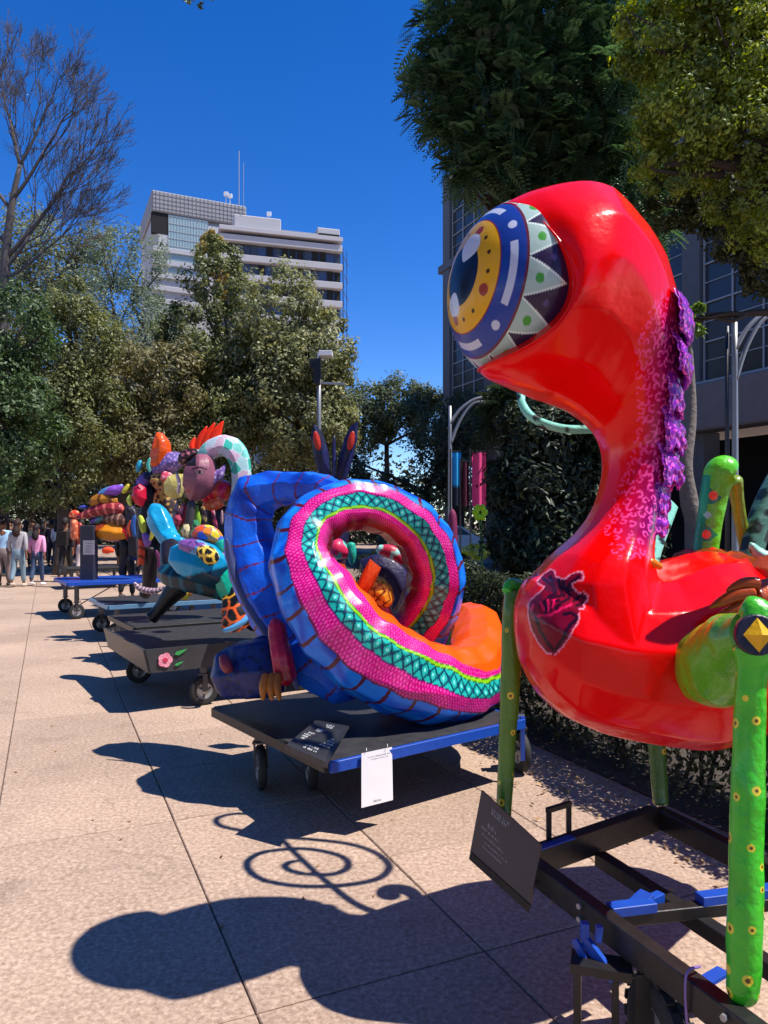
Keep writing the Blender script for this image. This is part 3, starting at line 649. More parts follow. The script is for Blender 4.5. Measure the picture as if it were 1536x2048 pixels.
# upright handle loop
h0 = c0 + e * .13 + dv * (-.02) + (0, 0, .045); h1 = h0 + e * .105
MB().bar(h0, h0 + (0, 0, .10), .018).bar(h1, h1 + (0, 0, .10), .018).bar(h0 + (0, 0, .108) - e * .009, h1 + (0, 0, .108) + e * .009, .018).build('handle', M_black, rcart)
M_tie = msimple('purple_zip_tie', (.25, .14, .42), .4, 0, .1); 
for t in (.78, 1.27):
    q = c0 + dv * t; s_ = e * .032; z = np.array([0, 0, .056])
    K = [q + s_ + z, q - s_ + z, q - s_ - z, q - s_ * .6 - z * 1.4]
    tube('cable_tie', K, [.0035] * 4, M_tie, rcart, 30, 6)
def wheel_mesh(parent, c, r, w, axis, treads=False, rimc=None):
    axis = np.asarray(axis, float); axis /= np.linalg.norm(axis); upv = np.array([0, 0, 1.]); fw = np.cross(upv, axis)
    prof = [(.55, -.42), (.78, -.5), (.93, -.46), (1, -.3), (1.0, 0), (1, .3), (.93, .46), (.78, .5), (.55, .42)]
    n = 36; V = []; 
    for k in range(n):
        a = 2 * np.pi * k / n; rd = math.cos(a) * fw + math.sin(a) * upv
        for (pr, pw) in prof: V.append(c + rd * pr * r + axis * pw * w)
    m = len(prof); Fc = [[k * m + j, k * m + j + 1, ((k + 1) % n) * m + j + 1, ((k + 1) % n) * m + j] for k in range(n) for j in range(m - 1)]
    wh = mesh('wheel', V, Fc, M_rubber, parent)
    if treads:
        t_ = MB()
        for k in range(22):
            a = 2 * np.pi * k / 22; rd = math.cos(a) * fw + math.sin(a) * upv; tg = -math.sin(a) * fw + math.cos(a) * upv
            for sgn in (-1, 1): 
                a2 = a + .07 * sgn; rd2 = math.cos(a2) * fw + math.sin(a2) * upv; tg2 = -math.sin(a2) * fw + math.cos(a2) * upv
                t_.box(c + rd2 * r * 1.02 + axis * sgn * w * .24, (r * .17, w * .42, r * .06), M=np.stack([tg2, axis, rd2], 1))
        t_.build('tyre_tread', M_rubber, wh)
    prof = [(.05, -.5), (.2, -.48), (.22, -.3), (.5, -.28), (.57, -.44), (.6, -.40), (.6, .40), (.57, .44), (.5, .28), (.22, .3), (.2, .48), (.05, .5)]
    V = []
    for k in range(20):
        a = 2 * np.pi * k / 20; rd = math.cos(a) * fw + math.sin(a) * upv
        for (pr, pw) in prof: V.append(c + rd * pr * r + axis * pw * w)
    m = len(prof); n = 20; Fc = [[k * m + j, k * m + j + 1, ((k + 1) % n) * m + j + 1, ((k + 1) % n) * m + j] for k in range(n) for j in range(m - 1)]
    mesh('rim', V, Fc, rimc or M_galv, wh)
    b = MB()
    for k in range(3):
        a = 2 * np.pi * k / 3 + .4; rd = math.cos(a) * fw + math.sin(a) * upv
        for sg in (-1, 1): b.bar(c + rd * .15 * r + axis * sg * w * .32, c + rd * .52 * r + axis * sg * w * .32, r * .14, w * .06, up=axis)
    b.build('spoke', M_steel, wh)
    return wh
def caster(parent, c, r, w, axis, top):
    wheel_mesh(parent, np.array([c[0], c[1], r + .002]), r, w, axis)
    ax = np.asarray(axis, float); ax /= np.linalg.norm(ax); b = MB(); q = np.array([c[0], c[1], 0.])
    for sg in (-1, 1): b.bar(q + ax * sg * w * .72 + (0, 0, r), q + ax * sg * w * .72 + (0, 0, r * 2.15), .008, r * .35, up=(ax[1], -ax[0], 0))
    b.box(q + (0, 0, r * 2.2), (w * 1.7, w * 1.7, .012)); b.box(q + (0, 0, (r * 2.2 + top) / 2 + .004), (w * 1.2, w * 1.2, max(.01, top - r * 2.2 - .004)))
    b.build('fork', M_steel, parent)
wheel_mesh(rcart, np.array([.76, 2.05, .172]), .17, .062, (1, .12, 0), True)
MB().bar((.715, 2.06, .17), (.715, 2.06, .36), .008, .05).bar((.806, 2.06, .17), (.806, 2.06, .36), .008, .05).build('fork', M_black, rcart)
MB().box((.62, 2.14, .335), (.17, .08, .03), rz=-.3).box((.56, 2.17, .2), (.02, .07, .25), rz=-.3).box((.66, 2.14, .22), (.02, .06, .2), rz=-.3).bar((.55, 2.15, .1), (.68, 2.12, .1), .02).build('brake_box', M_black, rcart)
caster(rcart, (1.62, 2.1), .13, .05, (1, .3, 0), .35)
caster(rcart, (1.45, 1.85), .13, .05, (1, .3, 0), .35)

def placard(name, corners, mat_, lines, label, cat='sign', parent=None, lc=(.3, .27, .26), thick=.008, ret=None):
    """corners TL,TR,BR,BL; lines: (u0,u1,v,height)"""
    TL, TR, BR, BL = [np.asarray(c, float) for c in corners]; root = thing(name, label, cat, (TL + TR + BR + BL) / 4)
    u = TR - TL; v = BL - TL; n = np.cross(v, u); n /= np.linalg.norm(n)
    if n @ (TL - np.array([0, 0, EYE])) > 0: n = -n
    V = [c for c in (TL, TR, BR, BL)] + [c - n * thick for c in (TL, TR, BR, BL)]
    mesh('board', V, [[0, 1, 2, 3], [7, 6, 5, 4], [0, 4, 5, 1], [1, 5, 6, 2], [2, 6, 7, 3], [3, 7, 4, 0]], mat_, root, None, False)
    if lines:
        VV = []; Fc = []
        rs = random.Random(5)
        for (u0, u1, vv, h) in lines:
            x = u0
            while x < u1:
                w = rs.uniform(.012, .03) if rs.random() > .16 else 0
                if w:
                    for (a, b, c_, d) in ((x, x + w * .3, vv - h * .5, vv + h * .5), (x + w * .3, x + w * .85, vv + (h * .1 if rs.random() > .5 else -h * .45), vv + h * .5)):
                        k = len(VV)
                        for (s, t) in ((a, c_), (b, c_), (b, d), (a, d)):
                            VV.append(TL * (1 - s) * (1 - t) + TR * s * (1 - t) + BR * s * t + BL * (1 - s) * t + n * .0012)
                        Fc.append([k, k + 1, k + 2, k + 3])
                x += w + .008 if w else .018
        mesh('lettering', VV, Fc, msimple(name + '_ink', lc, .6, 0, .05), root, None, False)
    return root
M_board = msimple('dark_brown_signboard', (.10, .058, .045), .5, 0, .15, 8, .05)
s1 = [P(963, 1580, 2.72), P(1082, 1690, 2.50), P(1060, 1812, 2.46), P(940, 1705, 2.68)]
sg1 = placard('information_board', s1, M_board, [(.22, .5, .12, .05), (.22, .48, .18, .05), (.2, .46, .40, .07), (.1, .62, .50, .035), (.14, .6, .59, .035), (.2, .6, .68, .03), (.18, .5, .76, .03)], 'tilted dark brown board with faint writing at the left corner of the front cart', 'sign')
MB().bar(s1[3] + (0.0, .0, -.01), s1[2] + (0, 0, -.01), .004, .03).bar(P(1000, 1740, 2.66), P(1060, 1700, 2.68), .02).bar((np.array(s1[0]) + s1[1]) / 2 + (0, .03, -.1), c0 + (0, 0, .0), .02).build('bracket', M_black, sg1)

# ================================================================ BLUE AND PINK COILED SERPENT
coil = thing('alebrije_sculpture', 'blue and pink coiled serpent with teal diamond band lying on black cart', 'sculpture', (-.1, 4.6, .4), 'papier-mache creature sculptures on carts')
CK = [  # px, py, depth, radius px, twist deg, belly start deg
    (905, 1335, 5.25, 40, 0, 115), (935, 1250, 5.30, 40, 0, 115), (958, 1272, 4.98, 54, -8, 108), (955, 1335, 4.62, 64, -14, 108), (915, 1368, 4.32, 72, -12, 112),
    (850, 1365, 4.12, 78, 0, 120), (770, 1330, 4.0, 84, 14, 128), (695, 1272, 3.95, 84, 22, 130), (640, 1200, 3.98, 78, 24, 150), (600, 1120, 4.05, 61, 18, 165),
    (618, 1053, 4.15, 55, 6, 180), (677, 1015, 4.25, 52, 0, 185), (745, 1012, 4.35, 51, -2, 185), (820, 1045, 4.45, 53, -4, 185), (866, 1116, 4.55, 56, -6, 185),
    (869, 1188, 4.65, 58, -4, 180), (828, 1264, 4.75, 60, 0, 170), (770, 1320, 4.85, 66, 0, 160)]
nS, nT = 1500, 190
KK = []
for (x, y, z, r, tw, be) in CK: z += .38; KK.append(list(P(x, y, z)) + [r * z / F, tw, be])
K = crom(KK, nS); C_ = K[:, :3]
# outward frame: start in the middle of the lower strand, transport both ways
T = np.gradient(C_, axis=0); T /= np.linalg.norm(T, axis=1)[:, None]
i0 = int(nS * 7 / 17); cc = P(750, 1150, 4.3); Nn = np.zeros_like(C_)
v = C_[i0] - cc; v[1] = 0
for rg in (range(i0, nS), range(i0, -1, -1)):
    w = v.copy()
    for i in rg: w = w - T[i] * (w @ T[i]); w = w / np.linalg.norm(w); Nn[i] = w
i_s = int(nS * 5 / 17)
ow = C_ - cc; ow[:, 1] = 0
lw_ = ow - T * np.sum(ow * T, 1)[:, None]; lw_ /= np.linalg.norm(lw_, axis=1)[:, None]; Nn[i_s:] = lw_[i_s:]
w = Nn[i_s].copy()
for i in range(i_s, -1, -1): w = w - T[i] * (w @ T[i]); w = w / np.linalg.norm(w); Nn[i] = w
Bn = np.cross(T, Nn); Bn *= -np.sign(Bn[i0][1])
th = np.linspace(-np.pi, np.pi, nT, endpoint=False)
r = K[:, 3]; r = r * (1 + .025 * np.sin(np.arange(nS) * .09))
sq_ = lambda a: np.sign(a) * abs(a) ** .8
Gd = C_[:, None] + r[:, None, None] * (sq_(np.cos(th))[None, :, None] * Nn[:, None] * 1.0 + sq_(np.sin(th))[None, :, None] * Bn[:, None] * .95)
Gd = facetize(Gd, 30, 10, .75, .2, 5)
V = Gd.reshape(-1, 3); V = V + .005 * np.stack([smooth_noise(V, 11, 4), smooth_noise(V, 11, 5), smooth_noise(V, 11, 6)], 1)
u = np.concatenate([[0], np.cumsum(np.linalg.norm(np.diff(C_, axis=0), axis=1))]); Uu = np.repeat(u, nT)
thd = np.rad2deg(np.tile(th, nS)); te = abs((thd - np.repeat(K[:, 4], nT) + 180) % 360 - 180); be = np.repeat(K[:, 5], nT)
wob = smooth_noise(V, 22, 31); te = te + 1.3 * wob; Uu = Uu + .0035 * smooth_noise(V, 19, 32)
b1, b2, b3, b4 = 51, 77, 98, 103
col = np.zeros((len(V), 3))
blue = hexc('#1c88ff'); blue2 = hexc('#0c50d4'); nz = smooth_noise(V, 16, 3)[:, None]
m = te < b1; col[m] = (blue * (1 + .35 * nz) + .02)[m] if False else (blue + (blue2 - blue) * np.clip(nz * 1.2 + .3, 0, 1))[m]
rib = (((Uu / .135) + .0022 * te + .10 * np.sin(te / 51 * 3.0)) % 1); mm_ = m & (rib < .13); col[mm_] = hexc('#5e1230')
mm_ = (abs(te - b1) < 1.2); col[mm_] = hexc('#70104a')
# pink scales
def pinkc(Uu, te, sc):
    row = te / sc; k = np.floor(row); f = row - k; uu = (Uu / .018 + .5 * (k % 2)) % 1
    e1 = (abs(f - abs(uu - .5) * 1.6) < .22); c = np.tile(hexc('#f0129a'), (len(te), 1)); c[e1] = hexc('#b00a66'); hl = (f > .55) & (abs(uu - .5) < .18) ; c[hl] = hexc('#ff5cb8'); return c
pc = pinkc(Uu, te, 5.0)
m = (te >= b1 + 1.2) & (te < b2); col[m] = pc[m]
m = (te >= b2) & (te < b3); tealc = np.tile(hexc('#1fb3a8'), (len(V), 1))
fu = (Uu / .062) % 1; fv = (te - b2) / (b3 - b2); dia = abs(fu - .5) * 2 * .8 + abs(fv - .5) * 2
tealc[(abs(dia - .82) < .17)] = hexc('#0b3350'); tealc[dia < .22] = hexc('#8ff0e0')
che = ((Uu / .062 + .5) % 1); d2_ = abs(che - .5) * 2 * .8 + abs(fv - .5) * 2; tealc[(abs(d2_ - .30) < .10)] = hexc('#0d4a60')
gg = ((Uu / .0155) % 1 < .5) ^ ((te / 4) % 1 < .5); tealc = tealc * (1 + .22 * gg[:, None])
col[m] = tealc[m]; col[(abs(te - b2) < .8)] = hexc('#3a1060')
m = (te >= b3) & (te < b4); col[m] = hexc('#8fd41c'); col[abs(te - b3) < .7] = hexc('#2a6a10'); col[abs(te - b4) < .6] = hexc('#2a6a10')
m = (te >= b4 + .6); col[m] = (pc * (1 - .0 * nz))[m]
inner = np.clip((te - 112) / 22, 0, 1)[:, None]; inner_shade = hexc('#700a26')  # shadow inside the loop painted in as a fade to dark crimson
mloop = (te >= b4 + .6) & (be > 160); col[mloop] = (pc * (1 - inner) + inner_shade * inner)[mloop]
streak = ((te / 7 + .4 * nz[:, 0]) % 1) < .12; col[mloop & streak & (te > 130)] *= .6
m = (te >= be) & (be < 160); col[m] = hexc('#ff5a08')
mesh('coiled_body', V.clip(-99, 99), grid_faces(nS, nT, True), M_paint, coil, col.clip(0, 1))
def bluerib(V, U, TH):
    c = np.tile(hexc('#1468ee'), (len(V), 1)); nz = smooth_noise(V, 9, 8)[:, None]; c = c + (hexc('#0c3cb4') - c) * np.clip(.3 + nz, 0, 1)
    m = ((U / .19 + .10 * np.sin(TH * 2)) % 1) < .07; c[m] = hexc('#6a1838'); m = (abs((TH - 2.2 + 3.14) % 6.28 - 3.14) < .05); c[m] = hexc('#6a1838'); return c
def facet(name, pts, Z, mat, parent, paint, n, m, k):   # faceted paper strand
    return ptube(name, pts, Z, mat, parent, paint, n=n, m=m, rough=k)
facet('neck_strand', [(690, 985, 18, 4.65), (640, 976, 28, 4.85), (580, 975, 31, 5.0), (516, 992, 46, 5.1), (500, 1045, 47, 5.1), (508, 1105, 56, 5.08), (535, 1165, 62, 5.0), (568, 1230, 62, 4.9), (605, 1290, 56, 4.8), (650, 1345, 48, 4.7), (720, 1390, 38, 4.65)], 4.4, M_matte, coil, bluerib, 260, 110, .012)
ptube('side_fin', [(452, 1075, 4, 4.9), (466, 1140, 8, 4.88), (498, 1212, 9, 4.8), (540, 1275, 9, 4.66), (580, 1340, 8, 4.5), (595, 1380, 4, 4.45)], 4.3, M_matte, coil, pt('plain', '#454c78'), n=60, m=12, squash=.4)
facet('hind_paw', [(436, 1345, 14, 4.72), (452, 1345, 48, 4.7), (490, 1340, 58, 4.66), (530, 1335, 62, 4.6), (575, 1330, 50, 4.6)], 4.6, M_matte, coil, pt('spots', '#14286a', '#0c1640', .05, .3), 80, 60, .010)
ptube('paw_mark', [(445, 1310, 8, 4.50), (452, 1330, 12, 4.46), (460, 1345, 8, 4.44)], 4.4, M_matte, coil, pt('plain', '#8a3440'), n=20, m=14)
facet('hind_leg', [(548, 1235, 16, 4.5), (556, 1280, 20, 4.45), (564, 1320, 22, 4.4), (574, 1370, 22, 4.4)], 4.4, M_wrinkle, coil, pt('plain', '#a81238', jit=.4), 50, 36, .008)
for dx in (-14, 4, 20): ptube('claw', [(542 + dx * .7, 1345, 7, 4.32), (538 + dx * .8, 1374, 9, 4.28), (540 + dx, 1402, 3, 4.26)], 4.2, M_matte, coil, pt('plain', '#a0601a', jit=.4), n=20, m=12)
# things inside the ring: petals, scaled throat, crimson leg
pe = lambda L, z: [P(x, y, z) for x, y in L]
plate('petal', pe([(652, 1118), (690, 1130), (706, 1180), (712, 1210), (690, 1200), (664, 1160)], 4.55), .03, M_matte, coil, pt('stripe', '#c24a10', '#6e1c08', .08, .12), dome=.02)
plate('petal', pe([(740, 1118), (762, 1136), (745, 1175), (715, 1205), (703, 1196), (722, 1150)], 4.6), .03, M_matte, coil, pt('stripe', '#d0480a', '#6e1c08', .07, .12), dome=.02)
ptube('throat', [(700, 1200, 8, 4.8), (730, 1180, 26, 4.8), (760, 1185, 26, 4.8), (776, 1215, 14, 4.8)], 4.8, M_matte, coil, pt('net', '#f0b030', '#7a3008', .045, .22), n=50, m=40)
ptube('foreleg', [(740, 1205, 36, 4.85), (752, 1240, 34, 4.85), (766, 1290, 32, 4.85), (772, 1340, 30, 4.85)], 4.85, M_wrinkle, coil, pt('plain', '#b80a1c', jit=.2), n=40, m=30)
ptube('inner_coil', [(720, 1138, 14, 5.4), (750, 1130, 20, 5.4), (785, 1145, 24, 5.4), (806, 1195, 26, 5.4), (800, 1250, 26, 5.4)], 5.1, M_matte, coil, pt('plain', '#241c40', jit=.3), n=50, m=30)
ptube('ear', [(640, 1088, 4, 5.2), (672, 1098, 22, 5.2), (700, 1110, 6, 5.2)], 5.2, M_matte, coil, pt('spots', '#d82a5c', '#46c4b0', .1, .4), n=24, m=16)
ptube('ear', [(702, 1084, 8, 5.2), (703, 1108, 10, 5.2), (704, 1130, 4, 5.2)], 5.2, M_matte, coil, pt('plain', '#1fa890'), n=20, m=14)
ptube('ear', [(752, 1098, 8, 5.2), (785, 1105, 14, 5.2), (810, 1128, 5, 5.2)], 5.2, M_matte, coil, pt('stripe', '#c02a48', '#9adcd0', .12, .3), n=24, m=16)

# ---- deck carts
def deck_cart(label, corners, h, name='rolling_cart', top=None, edge=None, th=.06, wr=.13, wheels=None, axis=(1, .3, 0), tray=0):
    Q = [np.array([c[0], c[1], h]) for c in corners]; cen = sum(Q) / 4
    root = thing(name, label, 'cart', (cen[0], cen[1], 0), 'carts carrying the creature sculptures')
    V = [q - (0, 0, .022) for q in Q] + [q for q in Q]
    Fc = [[3, 2, 1, 0], [4, 5, 6, 7]] + [[i, (i + 1) % 4, 4 + (i + 1) % 4, 4 + i] for i in range(4)]
    mesh('deck', V, Fc, top or M_deck, root, None, False)
    for i in range(4):
        a, b = Q[i], Q[(i + 1) % 4]; d_ = (b - a) / np.linalg.norm(b - a); o_ = np.cross(d_, (0, 0, 1)); 
        mt = (edge[i] if isinstance(edge, (list, tuple)) else edge) or M_black
        MB().bar(a + o_ * .014 - (0, 0, th / 2) + d_ * .001, b + o_ * .014 - (0, 0, th / 2) - d_ * .001, .026, th - .004).build('edge_rail', mt, root)
    MB().bar((Q[0] + Q[1]) / 2 - (0, 0, .05), (Q[2] + Q[3]) / 2 - (0, 0, .05), .05, .05).build('under_beam', M_black, root)
    ws = wheels or [cen + (q - cen) * .84 for q in Q]
    for w in ws: caster(root, w, wr, wr * .4, axis, h - .03)
    b = MB()
    for i in (0, 2):
        w0, w1 = ws[i % len(ws)], ws[(i + 1) % len(ws)]
        b.bar((w0[0], w0[1], wr * 1.7), ((w0[0] * .6 + w1[0] * .4), (w0[1] * .6 + w1[1] * .4), h - .06), .016)
    b.build('brace', M_steel, root)
    return root, Q
k1 = G(657, 1522, .4); k2 = G(1045, 1436, .4); k4 = G(430, 1414, .4); k3 = k2 + k4 - k1
cart2, Q2 = deck_cart('black deck cart with bright blue edge under the coiled serpent', [k1, k2, k3, k4], .4, edge=[M_blue, M_blue, M_black, M_black], wheels=[np.array([-.44, 4.5, 0]), np.array([.87, 4.82, 0]), np.array([.05, 5.5, 0]), np.array([-.74, 4.5, 0])])
MB().bar(k2 + (0, 0, .01), k2 + (0.0, .0, -.26), .025).build('corner_post', M_blue, cart2)
# notice boards on that cart
M_bk = msimple('black_signboard', (.03, .031, .033), .35, 0, .15, 8, .05)
s2 = [P(632, 1440, 4.02), P(698, 1452, 3.86), P(655, 1526, 3.66), P(572, 1490, 3.80)]
sg2 = placard('information_board', s2, M_bk, [(.40, .62, .09, .045), (.42, .62, .15, .045), (.28, .74, .30, .10), (.16, .86, .44, .045), (.1, .90, .51, .045), (.1, .90, .58, .045), (.12, .88, .65, .045), (.34, .66, .78, .05), (.34, .64, .86, .05)], 'black board with white writing sloping off the serpent cart corner', 'sign', lc=(.6, .6, .6))
MB().bar(s2[3] - (0, 0, .012), s2[2] - (0, 0, .012), .006, .03).build('bracket', M_steel, sg2)
pz = 3.86
s3 = [P(723, 1507, 3.84), P(784, 1494, 3.98), P(786, 1600, 3.96), P(723, 1616, 3.82)]
M_paper = msimple('white_card', (.8, .8, .84), .5, 0, .03)
placard('hanging_card', s3, M_paper, [(.2, .9, .10, .02), (.3, .85, .15, .015), (.38, .6, .93, .035)], 'white card hanging from the blue edge of the serpent cart', 'card', lc=(.25, .25, .3), thick=.002)
MB().bar(P(733, 1502, 3.85), P(733, 1496, 3.86), .003).bar(P(775, 1494, 3.94), P(775, 1488, 3.95), .003).build('card_string', M_white, bpy.data.objects['hanging_card'])

# ================================================================ ROSE CART AND ITS CREATURE
a1 = np.array([-1.95, 6.32, .54]); dx_ = np.array([.83, .52, 0]); dx_ /= np.linalg.norm(dx_); dy_ = np.array([-dx_[1], dx_[0], 0])
W3, L3 = 1.75, 1.45
cr, Q3 = deck_cart('black tray cart painted with a pink rose on its side', [a1 + dx_ * .0, a1 + dx_ * W3, a1 + dx_ * W3 + dy_ * L3, a1 + dy_ * L3], .50, th=.05, wr=.125, edge=M_black, wheels=[a1 + dx_ * .45 + dy_ * .02, a1 + dx_ * 1.45 + dy_ * .1, a1 + dx_ * 1.45 + dy_ * 1.2, a1 + dx_ * .2 + dy_ * 1.25], axis=(dx_[1], -dx_[0], 0))
M_tray = msimple('grey_black_tray_paint', (.045, .045, .048), .4, 0, .25, 8, .2)
def sheet(name, pts, mat, parent, t=.02):
    P4 = [np.asarray(p, float) for p in pts]; n = np.cross(P4[1] - P4[0], P4[3] - P4[0]); n /= np.linalg.norm(n)
    V = P4 + [p - n * t for p in P4]
    return mesh(name, V, [[0, 1, 2, 3], [7, 6, 5, 4], [0, 4, 5, 1], [1, 5, 6, 2], [2, 6, 7, 3], [3, 7, 4, 0]], mat, parent, None, False)
lo = a1 - (0, 0, .2) - dy_ * .045 - dx_ * .045; hi_ = a1 - dy_ * .045 - dx_ * .09
sheet('side_panel', [lo, lo + dx_ * (W3 + .09), hi_ + dx_ * (W3 + .18), hi_], M_tray, cr)
sheet('end_panel', [lo + dy_ * (L3 + .09), lo, hi_, hi_ + dy_ * (L3 + .1)], M_tray, cr)
# rose motif
rc = P(322, 1320, 6.42); rc = lo + dx_ * .135 + (0, 0, .10) - dy_ * .012
for k in range(5):
    a = k * 1.2566; c = rc + dx_ * .03 * math.cos(a) + np.array([0, 0, .03 * math.sin(a)])
    ring = [c + .034 * (math.cos(t) * dx_ + math.sin(t) * np.array([0, 0, 1])) for t in np.linspace(0, 2 * np.pi, 10, endpoint=False)]
    plate('rose_petal', ring, .004, M_matte, cr, hexc('#e88aa0' if k % 2 else '#f2a0b2'), -dy_)
plate('rose_heart', [rc - dy_ * .004 + .022 * (math.cos(t) * dx_ + math.sin(t) * np.array([0, 0, 1])) for t in np.linspace(0, 2 * np.pi, 10, endpoint=False)], .004, M_matte, cr, hexc('#c83a58'), -dy_)
for (u0, v0, s) in ((.115, .05, 1), (.105, -.045, .7)):
    c = rc + dx_ * u0 + np.array([0, 0, v0]); L = [c + dx_ * x * s + np.array([0, 0, z * s]) for x, z in ((-.035, -.01), (0, -.02), (.05, .01), (.07, .03), (.02, .02), (-.02, .012))]
    plate('rose_leaf', L, .004, M_matte, cr, hexc('#3a9a50'), -dy_)

GRP = 'papier-mache creature sculptures on carts'
g3 = thing('alebrije_sculpture', 'turquoise beast with orange giraffe-net paw standing on the rose cart', 'sculpture', (-1.7, 7.0, .5), GRP)
zb = 6.7
ptube('foot', [(478, 1160, 26, zb), (482, 1190, 34, zb), (480, 1215, 36, zb - .05), (468, 1240, 28, zb - .15), (445, 1255, 12, zb - .2)], zb, M_matte, g3,
      lambda V, U, TH: np.where((lambda d: (d[1] - d[0]) < .022)(near2(V, scatter(V, .085, 200, 4)))[:, None], hexc('#e8dc40') * (1 - np.clip((U / U.max())[:, None] * 1.5, 0, 1)) + hexc('#f0601c') * np.clip((U / U.max())[:, None] * 1.5, 0, 1), np.tile(hexc('#141414'), (len(V), 1))), n=110, m=90)
ptube('paw_pad', [(446, 1262, 4, zb - .3), (465, 1256, 6, zb - .32), (490, 1240, 6, zb - .3), (505, 1215, 5, zb - .22)], zb, M_paint, g3, hexc('#5aa8dc'), n=30, m=10)
ptube('shin', [(450, 1120, 22, zb), (452, 1150, 27, zb), (462, 1180, 25, zb), (472, 1195, 20, zb)], zb, M_wrinkle, g3, pt('plain', '#10b090', jit=.2), n=60, m=40)
ptube('knee_band', [(438, 1105, 18, zb), (446, 1122, 22, zb), (450, 1132, 21, zb)], zb - .02, M_wrinkle, g3, pt('stripe', '#d83a6c', '#e8a0b8', .03, .3), n=40, m=30)
ptube('knee', [(440, 1080, 14, zb), (448, 1100, 17, zb), (448, 1112, 12, zb)], zb, M_wrinkle, g3, pt('plain', '#1ab090'), n=30, m=24)
ptube('haunch', [(352, 1120, 14, zb + .1), (368, 1115, 34, zb), (395, 1120, 44, zb), (425, 1132, 42, zb), (455, 1160, 30, zb + .1)], zb, M_paint, g3,
      lambda V, U, TH: np.where((px_of(V)[1] + .25 * (px_of(V)[0] - 400) > 1146)[:, None], hexc('#123a50'), hexc('#109cd0')), n=80, m=60)
ptube('haunch_stripe', [(356, 1088, 8, zb - .12), (378, 1092, 15, zb - .14), (405, 1100, 16, zb - .16), (432, 1118, 8, zb - .14)], zb, M_wrinkle, g3, pt('patch', (0, 0, 0), hexc('#30205a'), .05, acc2=[hexc('#7a4a9a'), hexc('#5aa0d8'), hexc('#8a5aa8')]), n=50, m=30)
ptube('haunch_net', [(395, 1100, 8, zb - .2), (415, 1108, 16, zb - .24), (432, 1126, 12, zb - .2)], zb, M_matte, g3, pt('net', '#1a1a14', '#f0c850', .06, .35), n=50, m=40)
ptube('plume', [(383, 1072, 8, zb), (400, 1066, 15, zb), (420, 1068, 16, zb), (436, 1080, 12, zb), (442, 1092, 5, zb)], zb, M_wrinkle, g3, pt('patch', (0, 0, 0), hexc('#204a9a'), .06, acc2=[hexc('#f06030'), hexc('#e8d030'), hexc('#58a838'), hexc('#3a6ad0'), hexc('#f09030')]), n=60, m=40)
ptube('rump', [(320, 1140, 12, zb + .3), (350, 1152, 26, zb + .2), (400, 1162, 28, zb + .1), (450, 1175, 28, zb + .2), (510, 1190, 34, zb + .3)], zb, M_matte, g3, pt('stripe', '#16303c', '#0e5a70', .12, .3), n=60, m=40)
ptube('leg', [(360, 1170, 24, zb + .3), (338, 1195, 18, zb + .3), (318, 1220, 13, zb + .3), (300, 1240, 14, zb + .3)], zb, M_matte, g3, pt('plain', '#15181e', jit=.2), n=30, m=20)
ptube('tail_flame', [(345, 1200, 4, 7.5), (355, 1188, 12, 7.5), (370, 1182, 18, 7.5), (385, 1180, 8, 7.5)], 7.5, M_wrinkle, g3, pt('patch', (0, 0, 0), hexc('#e0501c'), .1, acc2=[hexc('#f0d820'), hexc('#f07a1c'), hexc('#f0e030')]), n=30, m=20)
ptube('hind_leg', [(500, 1180, 22, 7.0), (505, 1220, 24, 7.0), (512, 1262, 22, 7.0)], 7, M_matte, g3, pt('plain', '#152228', jit=.3), n=40, m=20)
# turquoise arm seen behind
ptube('forearm', [(296, 1020, 10, 7.6), (310, 1026, 20, 7.6), (322, 1048, 22, 7.55), (334, 1072, 20, 7.5), (352, 1088, 17, 7.4), (372, 1080, 9, 7.4)], 7.5, M_wrinkle, g3, pt('plain', '#1a9ccc', jit=.15), n=70, m=40, rough=.01)
ptube('chest', [(335, 1080, 14, 7.3), (345, 1110, 24, 7.2), (350, 1140, 26, 7.1), (355, 1180, 20, 7.0)], 7.2, M_matte, g3, pt('plain', '#1c1620', jit=.3), n=40, m=24)

# ================================================================ HUMAN-FACED CREATURE WITH MINT NECK
g4 = thing('alebrije_sculpture', 'creature with brown human mask, arched mint spotted neck and orange crest', 'sculpture', (-2.4, 9.0, .5), GRP)
z4 = 8.6
ptube('arched_neck', [(402, 926, 10, z4), (412, 908, 17, z4), (435, 893, 20, z4), (458, 894, 22, z4), (474, 912, 22, z4), (481, 938, 20, z4), (482, 965, 19, z4), (478, 1010, 19, z4)], z4, M_matte, g4, pt('patch', (0, 0, 0), hexc('#d8e4ea'), .10, acc2=[hexc('#7fd4c8'), hexc('#c4d8e6'), hexc('#d8b8cc'), hexc('#38b8a4'), hexc('#b8e0e4')]), n=200, m=90)
ptube('crest_feather', [(394, 926, 10, z4), (386, 905, 7, z4), (384, 890, 6, z4), (390, 874, 2, z4)], z4, M_matte, g4, pt('plain', '#ff3408'), n=24, m=10)
for pts in ([(398, 922, 9), (397, 895, 8), (402, 875, 7), (414, 852, 2)], [(407, 912, 9), (408, 888, 8), (416, 868, 7), (430, 845, 2)], [(418, 902, 9), (424, 882, 9), (434, 862, 8), (447, 842, 2)], [(428, 896, 7), (434, 878, 6), (440, 862, 4), (446, 850, 1)]):
    ptube('crest_feather', pts, z4, M_matte, g4, pt('plain', '#ff3408'), n=24, m=10, squash=.5)
